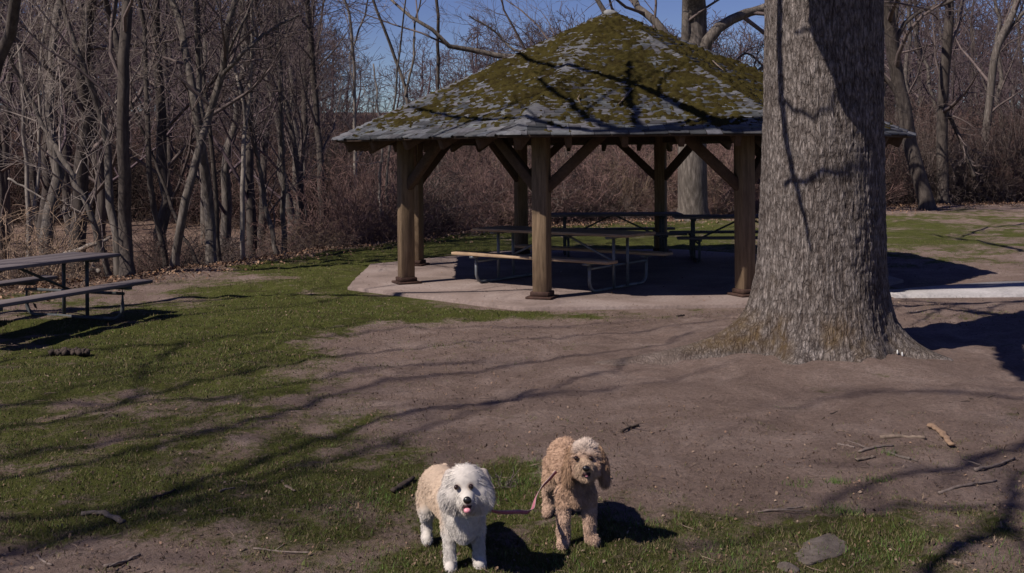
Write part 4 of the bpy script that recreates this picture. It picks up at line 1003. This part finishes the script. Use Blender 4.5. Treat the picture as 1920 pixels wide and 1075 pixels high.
rock(1500, 1078, .07, .06, .04, .2, 6, 'grey rock cut by the bottom edge of the picture')
# twigs on the roof
for pts_, r, lab in ((((1336, 121), (1345, 130), (1356, 139)), .010, 'pale twig lying high on the right of the mossy roof'), (((1184, 174), (1172, 190), (1160, 203)), .013, 'dark and pale broken twig in the middle of the roof'), (((1087, 186), (1083, 193), (1088, 201)), .008, 'small hooked pale twig on the roof left of centre')):
    b = MB(); q = [roof_hit(x, y)+[0, -.02, .05] for x, y in pts_]; c = q[1].copy(); b.tube([p-c for p in q], [r, r*.9, r*.5], 6); o = b.build('twig', M['wood_pale'], None, True); o.location = tuple(c); tag(o, lab, 'twig', 'twigs on the roof')

# ------------------------------------------------------------------ dogs
def make_body(parts, voxel=.0055):
    b = MB()
    for p0, r0, p1, r1 in parts:
        p0, p1 = np.array(p0, float), np.array(p1, float); L = np.linalg.norm(p1-p0); n = max(2, int(L/(min(r0, r1)*.35))+1)
        for t in np.linspace(0, 1, n): b.ball(p0*(1-t)+p1*t, r0*(1-t)+r1*t, 14)
    o = b.build('tmp', None)
    md = o.modifiers.new('r', 'REMESH'); md.mode = 'VOXEL'; md.voxel_size = voxel
    ms = o.modifiers.new('s', 'SMOOTH'); ms.factor = .6; ms.iterations = 7
    dg = bpy.context.evaluated_depsgraph_get(); me = bpy.data.meshes.new_from_object(o.evaluated_get(dg))
    V = np.empty(len(me.vertices)*3); me.vertices.foreach_get('co', V); V = V.reshape(-1, 3)
    N = np.empty(len(me.vertices)*3); me.vertex_normals.foreach_get('vector', N) if hasattr(me, 'vertex_normals') else me.vertices.foreach_get('normal', N); N = N.reshape(-1, 3)
    F = np.array([list(p.vertices) for p in me.polygons if len(p.vertices) == 4]); T = np.array([list(p.vertices) for p in me.polygons if len(p.vertices) == 3]).reshape(-1, 3)
    bpy.data.objects.remove(o); bpy.data.meshes.remove(me)
    return V, N, F, T
def fur(V, N, F, n, lenf, dirf, colf, curl, seed, width=.0011, up_=.75, jit=.5):
    rg_ = np.random.default_rng(seed)
    a, b_, c = V[F[:, 0]], V[F[:, 1]], V[F[:, 2]]; ar = np.linalg.norm(np.cross(b_-a, V[F[:, 3]]-a), axis=1); pick = rg_.choice(len(F), n, p=ar/ar.sum())
    u, v = rg_.random(n)[:, None], rg_.random(n)[:, None]; Q = F[pick]
    p = (V[Q[:, 0]]*(1-u)+V[Q[:, 1]]*u)*(1-v)+(V[Q[:, 3]]*(1-u)+V[Q[:, 2]]*u)*v
    nn = N[Q[:, 0]]; L = lenf(p)*rg_.uniform(.6, 1.15, n)
    k = L > .001; p, nn, L = p[k], nn[k], L[k]; n = len(p)
    # clumping: jitter field shared by neighbours
    cf = 55.0
    J = np.stack([noise(p[:, 0]*cf, p[:, 1]*cf, p[:, 2]*cf, s) for s in (1, 2, 3)], 1)
    D = dirf(p, nn); D = nn*up_ + D*.8 + J*jit + rg_.normal(size=(n, 3))*.14; D /= np.linalg.norm(D, axis=1)[:, None]
    g = np.array([0, 0, -1.]); pts = [p - nn*.002]; d = D.copy(); S = 4
    ph = noise(p[:, 0]*40, p[:, 1]*40, p[:, 2]*40, 9)*8
    for s in range(S):
        side = np.cross(d, nn); d2 = d + g*.22 + side*(np.sin(ph+s*2.0)*curl)[:, None] + nn*(np.cos(ph+s*2.0)*curl*.6)[:, None]
        d2 /= np.linalg.norm(d2, axis=1)[:, None]; pts.append(pts[-1] + d2*(L/S)[:, None]); d = d2*.6+D*.4
    t = nn + .45*rg_.normal(size=(n, 3)); side = np.cross(D, t); side /= np.linalg.norm(side, axis=1)[:, None]
    Vs = []
    for s, q in enumerate(pts):
        wv = width*(1-.75*s/S); Vs += [q-side*wv, q+side*wv]
    W = np.stack(Vs, 1); m = W.shape[1]; idx = np.arange(n)[:, None]*m
    Fq = np.concatenate([idx+np.array([[2*s, 2*s+1, 2*s+3, 2*s+2]]) for s in range(S)])
    C = colf(p)*rg_.uniform(.82, 1.12, n)[:, None]*(1+.12*J[:, :1])
    return W.reshape(-1, 3), Fq, np.repeat(np.clip(C, 0, .95), m, 0)
def seg_d(p, a, b_):
    a, b_ = np.array(a), np.array(b_); ab = b_-a; t = np.clip((p-a)@ab/(ab@ab), 0, 1); return np.linalg.norm(p-(a+t[:, None]*ab), axis=1)
def sub(b, name, mat, par, smooth=True):
    o = b.build(name, M[mat], None, smooth); o.data.transform(Matrix.Translation(-Vector(par.location))); o.parent = par; return o
ZG = -.03

# --- white and cream dog
HW = np.array([-.205, 4.555, .365])
Wp = [((-.350, 5.02, .235), .094, (-.30, 4.86, .245), .094), ((-.30, 4.86, .245), .094, (-.235, 4.70, .225), .086), ((-.225, 4.665, .20), .074, (-.22, 4.65, .16), .055),
      ((-.23, 4.69, .26), .07, (-.21, 4.60, .34), .066), (tuple(HW), .084, tuple(HW+[.0, .0, .016]), .080), (tuple(HW+[-.038, -.012, -.026]), .062, tuple(HW+[.042, -.012, -.026]), .062),
      (tuple(HW+[.003, -.05, -.02]), .044, (-.195, 4.452, .342), .030), ((-.198, 4.50, .312), .030, (-.196, 4.458, .308), .017),
      ((-.285, 4.70, .19), .040, (-.285, 4.675, .09), .026), ((-.285, 4.675, .09), .026, (-.282, 4.66, .0), .027), ((-.282, 4.66, -.005), .028, (-.280, 4.625, -.008), .025),
      ((-.170, 4.71, .19), .040, (-.160, 4.71, .09), .027), ((-.160, 4.71, .09), .026, (-.157, 4.715, .0), .027), ((-.157, 4.715, -.005), .028, (-.152, 4.68, -.008), .025),
      ((-.400, 5.03, .20), .055, (-.41, 4.99, .13), .038), ((-.41, 4.99, .13), .034, (-.415, 5.06, .07), .024), ((-.415, 5.06, .07), .024, (-.412, 5.04, .0), .024), ((-.412, 5.04, -.004), .026, (-.408, 5.00, -.008), .024),
      ((-.300, 5.09, .20), .055, (-.30, 5.06, .13), .038), ((-.30, 5.06, .13), .034, (-.30, 5.12, .07), .024), ((-.30, 5.12, .07), .024, (-.298, 5.10, .0), .024), ((-.298, 5.10, -.004), .026, (-.292, 5.06, -.008), .024),
      ((-.275, 4.585, .41), .026, (-.296, 4.56, .345), .024), ((-.296, 4.56, .345), .024, (-.298, 4.55, .30), .013),
      ((-.135, 4.59, .41), .026, (-.113, 4.565, .345), .024), ((-.113, 4.565, .345), .024, (-.110, 4.555, .30), .013),
      ((-.35, 5.09, .25), .03, (-.33, 5.12, .29), .020)]
wd = empty('dog', (-.28, 4.85, ZG), 'fluffy white dog with a cream tan back and pink tongue out, nearer the camera', 'dog')
def w_region(p):
    hd = np.linalg.norm(p-HW, axis=1) < .125
    ear = (np.minimum(np.minimum(seg_d(p, (-.275, 4.585, .41), (-.298, 4.55, .30)), seg_d(p, (-.135, 4.59, .41), (-.110, 4.555, .30))), 9) < .032) & (p[:, 1] > 4.525)
    return hd, ear
def w_col(p):
    hd, ear = w_region(p); n_ = len(p)
    white = np.array([.68, .62, .555]); tan = np.array([.60, .45, .33])
    k = sstep(.10, .18, p[:, 2] + .03*noise(p[:, 0]*18, p[:, 1]*18, p[:, 2]*18, 3))*sstep(4.66, 4.74, p[:, 1] + (-.25-p[:, 0])*.5)
    k = np.where(hd, 0, k); C = white*(1-k[:, None]) + tan*k[:, None]
    C = np.where(ear[:, None], np.array([.50, .43, .38]), C)
    # top of the head slightly grey, muzzle stained, rims round the eyes brown
    eye = np.minimum(np.linalg.norm(p-EWL, axis=1), np.linalg.norm(p-EWR, axis=1)); e = sstep(.024, .012, eye)
    C = C*(1-.6*e[:, None]) + np.array([.22, .13, .09])*.6*e[:, None]
    ms = sstep(.045, .02, np.linalg.norm(p-np.array([-.196, 4.45, .312]), axis=1)); C = C*(1-.55*ms[:, None]) + np.array([.20, .11, .06])*.55*ms[:, None]
    return C
EWL, EWR = P(856, 914, 4.474), P(883, 912.5, 4.474)
def w_len(p):
    hd, ear = w_region(p); L = np.full(len(p), .020); L = np.where(hd, .038, L); L = np.where(ear, .036, L)
    L = np.where(p[:, 2] < .13, .019, L); L = np.where(p[:, 2] < .02, .015, L)
    face = (p[:, 1] < 4.50) & hd; L = np.where(face, .021, L); L = np.where(face & (np.linalg.norm(p-np.array([-.195, 4.43, .37]), axis=1) < .035), .010, L)
    nose = np.linalg.norm(p-np.array([-.195, 4.42, .352]), axis=1) < .026; L = np.where(nose, .0, L)
    mth = np.linalg.norm(p-np.array([-.196, 4.43, .318]), axis=1) < .018; L = np.where(mth, .0, L)
    eye = np.minimum(np.linalg.norm(p-EWL, axis=1), np.linalg.norm(p-EWR, axis=1)); L = np.where(eye < .017, 0, L)
    return L
def w_dir(p, n_):
    D = np.zeros_like(p); D[:] = [-.1, .45, -.55]
    hd, ear = w_region(p)
    r = p-np.array([-.196, 4.44, .385]); r /= np.linalg.norm(r, axis=1)[:, None]+1e-6; r[:, 0] *= 1.2; r[:, 2] = r[:, 2]*.5 - .62
    D = np.where(hd[:, None], r, D); D = np.where(ear[:, None], np.array([0, 0, -1.]), D); D = np.where((p[:, 2] < .12)[:, None], np.array([0, 0, -.8]), D)
    return D
# --- brown dog
HB = np.array([.322, 4.885, .392])
Bp = [((.245, 5.34, .285), .078, (.26, 5.17, .285), .082), ((.26, 5.17, .285), .082, (.285, 5.02, .27), .082), ((.285, 5.0, .24), .072, (.29, 4.985, .19), .055),
      ((.285, 5.0, .31), .066, (.315, 4.92, .37), .055), (tuple(HB), .062, tuple(HB+[0, .01, .014]), .062), (tuple(HB+[-.022, -.028, -.03]), .042, tuple(HB+[.022, -.028, -.03]), .042), (tuple(HB+[-.002, -.04, -.02]), .040, (.3165, 4.80, .372), .029),
      ((.318, 4.84, .342), .030, (.318, 4.805, .336), .019),
      ((.225, 4.985, .20), .038, (.222, 4.955, .09), .027), ((.222, 4.955, .09), .027, (.220, 4.95, .0), .028), ((.220, 4.95, -.005), .030, (.216, 4.91, -.008), .026),
      ((.340, 4.99, .20), .038, (.342, 4.98, .09), .027), ((.342, 4.98, .09), .027, (.345, 4.985, .0), .027), ((.345, 4.985, -.005), .029, (.366, 4.955, -.008), .025),
      ((.195, 5.36, .24), .048, (.178, 5.33, .15), .038), ((.178, 5.33, .15), .034, (.168, 5.42, .08), .025), ((.168, 5.42, .08), .025, (.165, 5.40, .0), .025), ((.165, 5.40, -.004), .027, (.160, 5.36, -.008), .024),
      ((.295, 5.38, .24), .048, (.335, 5.37, .15), .038), ((.335, 5.37, .15), .034, (.365, 5.44, .08), .025), ((.365, 5.44, .08), .025, (.368, 5.42, .0), .025), ((.368, 5.42, -.004), .027, (.368, 5.38, -.008), .024),
      ((.268, 4.905, .425), .024, (.248, 4.89, .36), .026), ((.248, 4.89, .36), .026, (.240, 4.885, .295), .020),
      ((.376, 4.905, .425), .024, (.398, 4.90, .36), .026), ((.398, 4.90, .36), .026, (.408, 4.90, .290), .020),
      ((.26, 5.41, .30), .026, (.265, 5.47, .25), .018)]
bd = empty('dog', (.29, 5.15, ZG), 'curly tan brown dog with long hanging ears, standing farther right in front of its shadow', 'dog')
EBL, EBR = P(1080.5, 859.5, 4.828), P(1107.5, 859.5, 4.828)
def b_region(p):
    hd = np.linalg.norm(p-HB, axis=1) < .10
    ear = np.minimum(seg_d(p, (.262, 4.905, .425), (.240, 4.885, .295)), seg_d(p, (.382, 4.905, .425), (.408, 4.90, .29))) < .033
    return hd, ear & (p[:, 1] > 4.855)
def b_col(p):
    hd, ear = b_region(p); C = np.tile(np.array([.47, .305, .21]), (len(p), 1))
    k = sstep(.40, .46, p[:, 2])*hd; C = C*(1-k[:, None]*.6) + np.array([.72, .62, .54])*k[:, None]*.6
    C = np.where((p[:, 2] < .15)[:, None], np.array([.50, .34, .25]), C)
    C = np.where(ear[:, None], np.array([.38, .235, .145]), C)
    mz = (np.linalg.norm(p-np.array([.317, 4.80, .36]), axis=1) < .055); C = np.where(mz[:, None], np.array([.50, .35, .24]), C)
    eye = np.minimum(np.linalg.norm(p-EBL, axis=1), np.linalg.norm(p-EBR, axis=1)); e = sstep(.026, .012, eye)[:, None]
    return C*(1-.7*e) + np.array([.09, .05, .03])*.7*e
def b_len(p):
    hd, ear = b_region(p); L = np.full(len(p), .020); L = np.where(hd, .026, L)
    L = np.where((p[:, 1] < 4.85) & hd, .015, L); L = np.where((p[:, 2] < .350) & (p[:, 1] < 4.86) & hd, .026, L); L = np.where(ear, .034, L); L = np.where(p[:, 2] < .16, .017, L); L = np.where(p[:, 2] < .015, .011, L)
    L = np.where(np.linalg.norm(p-np.array([.316, 4.765, .378]), axis=1) < .025, 0, L); L = np.where(np.linalg.norm(p-np.array([.318, 4.78, .349]), axis=1) < .017, 0, L)
    eye = np.minimum(np.linalg.norm(p-EBL, axis=1), np.linalg.norm(p-EBR, axis=1)); return np.where(eye < .016, 0, L)
def b_dir(p, n_):
    D = np.zeros_like(p); D[:] = [0, .3, -.5]; hd, ear = b_region(p)
    r = p-np.array([.317, 4.80, .40]); r /= np.linalg.norm(r, axis=1)[:, None]+1e-6; r[:, 2] -= .3
    D = np.where(hd[:, None], r, D); return np.where(ear[:, None], np.array([0, 0, -1.2]), D)
for par, parts, cf, lf, df, curl, seed, nh in ((wd, Wp, w_col, w_len, w_dir, .06, 1, 170000), (bd, Bp, b_col, b_len, b_dir, .75, 2, 110000)):
    V, N, F, T = make_body(parts); V = V.copy()
    o = np.array(par.location)
    mesh_np('body', V-o, [F, T], M['skin'], par, cf(V)*.72, True)
    W, Fq, C = fur(V, N, F, nh, lf, df, cf, curl, seed, .0012 if seed == 2 else .0009, .7 if seed == 2 else .26, .5 if seed == 2 else .22)
    mesh_np('fur', W-o, Fq, M['fur'], par, C)
def face(par, nose, nr, eyes, er, tongue, mouth):
    b = MB(); b.ball(nose, nr, 14, rough=.08); sub(b, 'nose', 'black_nose', par)
    for e in eyes: b = MB(); b.ball(e, er, 12); sub(b, 'eye', 'eye', par)
    b = MB(); b.ball(mouth[0], mouth[1], 12); sub(b, 'mouth', 'mouth', par)
    if tongue: b = MB(); b.ball(tongue[0], tongue[1], 12, R=np.array(Matrix.Rotation(.5, 3, 'X'))); sub(b, 'tongue', 'tongue', par)
face(wd, (-.1945, 4.418, .353), (.018, .013, .015), (EWL, EWR), .0112, ((-.196, 4.425, .309), (.015, .012, .010)), ((-.196, 4.437, .323), (.021, .012, .013)))
face(bd, (.3155, 4.766, .379), (.017, .012, .013), (EBL, EBR), .0108, ((.318, 4.782, .343), (.009, .008, .005)), ((.318, 4.786, .349), (.019, .012, .013)))
# collar on the white dog
b = MB(); a = np.linspace(0, 2*math.pi, 33); b.tube([(-.215+.083*math.cos(t), 4.645+.06*math.sin(t), .30+.03*math.sin(t)) for t in a], .008, 6, cap=False); sub(b, 'collar', 'collar', wd)
# leash
LP = [P(904, 947, 4.63), P(914, 954, 4.62), P(930, 960, 4.62), P(950, 961, 4.63), P(972, 960, 4.66), P(990, 960.5, 4.72), P(999, 953, 4.80), P(1004, 934, 4.88), P(1014, 916, 4.93), P(1030, 899, 4.95), P(1043, 884, 4.96)]
pts, _ = smooth_poly(LP, np.ones(len(LP)), 60)
def ribbon(w0, w1, th_, name, mat, par, off=0.0):
    b = MB(); t = np.gradient(pts, axis=0); t /= np.linalg.norm(t, axis=1)[:, None]
    s = np.linspace(0, 1, len(pts)); tw = np.interp(s, [0, .08, .2, .42, .55, .7, 1], [.3, .9, 1.35, 1.3, .4, .9, 1.1])
    n_ = np.cross(t, [0, 0, 1.]); n_ /= np.linalg.norm(n_, axis=1)[:, None]; bb = np.cross(n_, t)
    side = np.cos(tw)[:, None]*n_ + np.sin(tw)[:, None]*bb; nn = np.cross(side, t)
    m = len(pts); V = np.stack([pts+side*w0+nn*th_, pts+side*w1+nn*th_, pts+side*w1-nn*th_, pts+side*w0-nn*th_], 1).reshape(-1, 3)
    F = [[i*4+k, i*4+(k+1) % 4, i*4+4+(k+1) % 4, i*4+4+k] for i in range(m-1) for k in range(4)] + [[0, 3, 2, 1]]
    b.add(V, F); o = b.build(name, M[mat], None); return o
lo = empty('leash', tuple(pts[30]), 'pink fabric leash hanging slack between the two dogs', 'leash')
for w0, w1, nm, mt in ((-.0075, .0075, 'strap', 'leash'), (.0077, .0095, 'piping', 'leash_edge'), (-.0095, -.0077, 'piping', 'leash_edge')):
    o = ribbon(w0, w1, .0012, nm, mt, lo); o.data.transform(Matrix.Translation(-Vector(lo.location))); o.parent = lo
b = MB(); b.tube([pts[0]-np.array(lo.location)+[-.02, 0, .006], pts[1]-np.array(lo.location)], .005, 8); b.build('clip', M['galv'], lo, True)
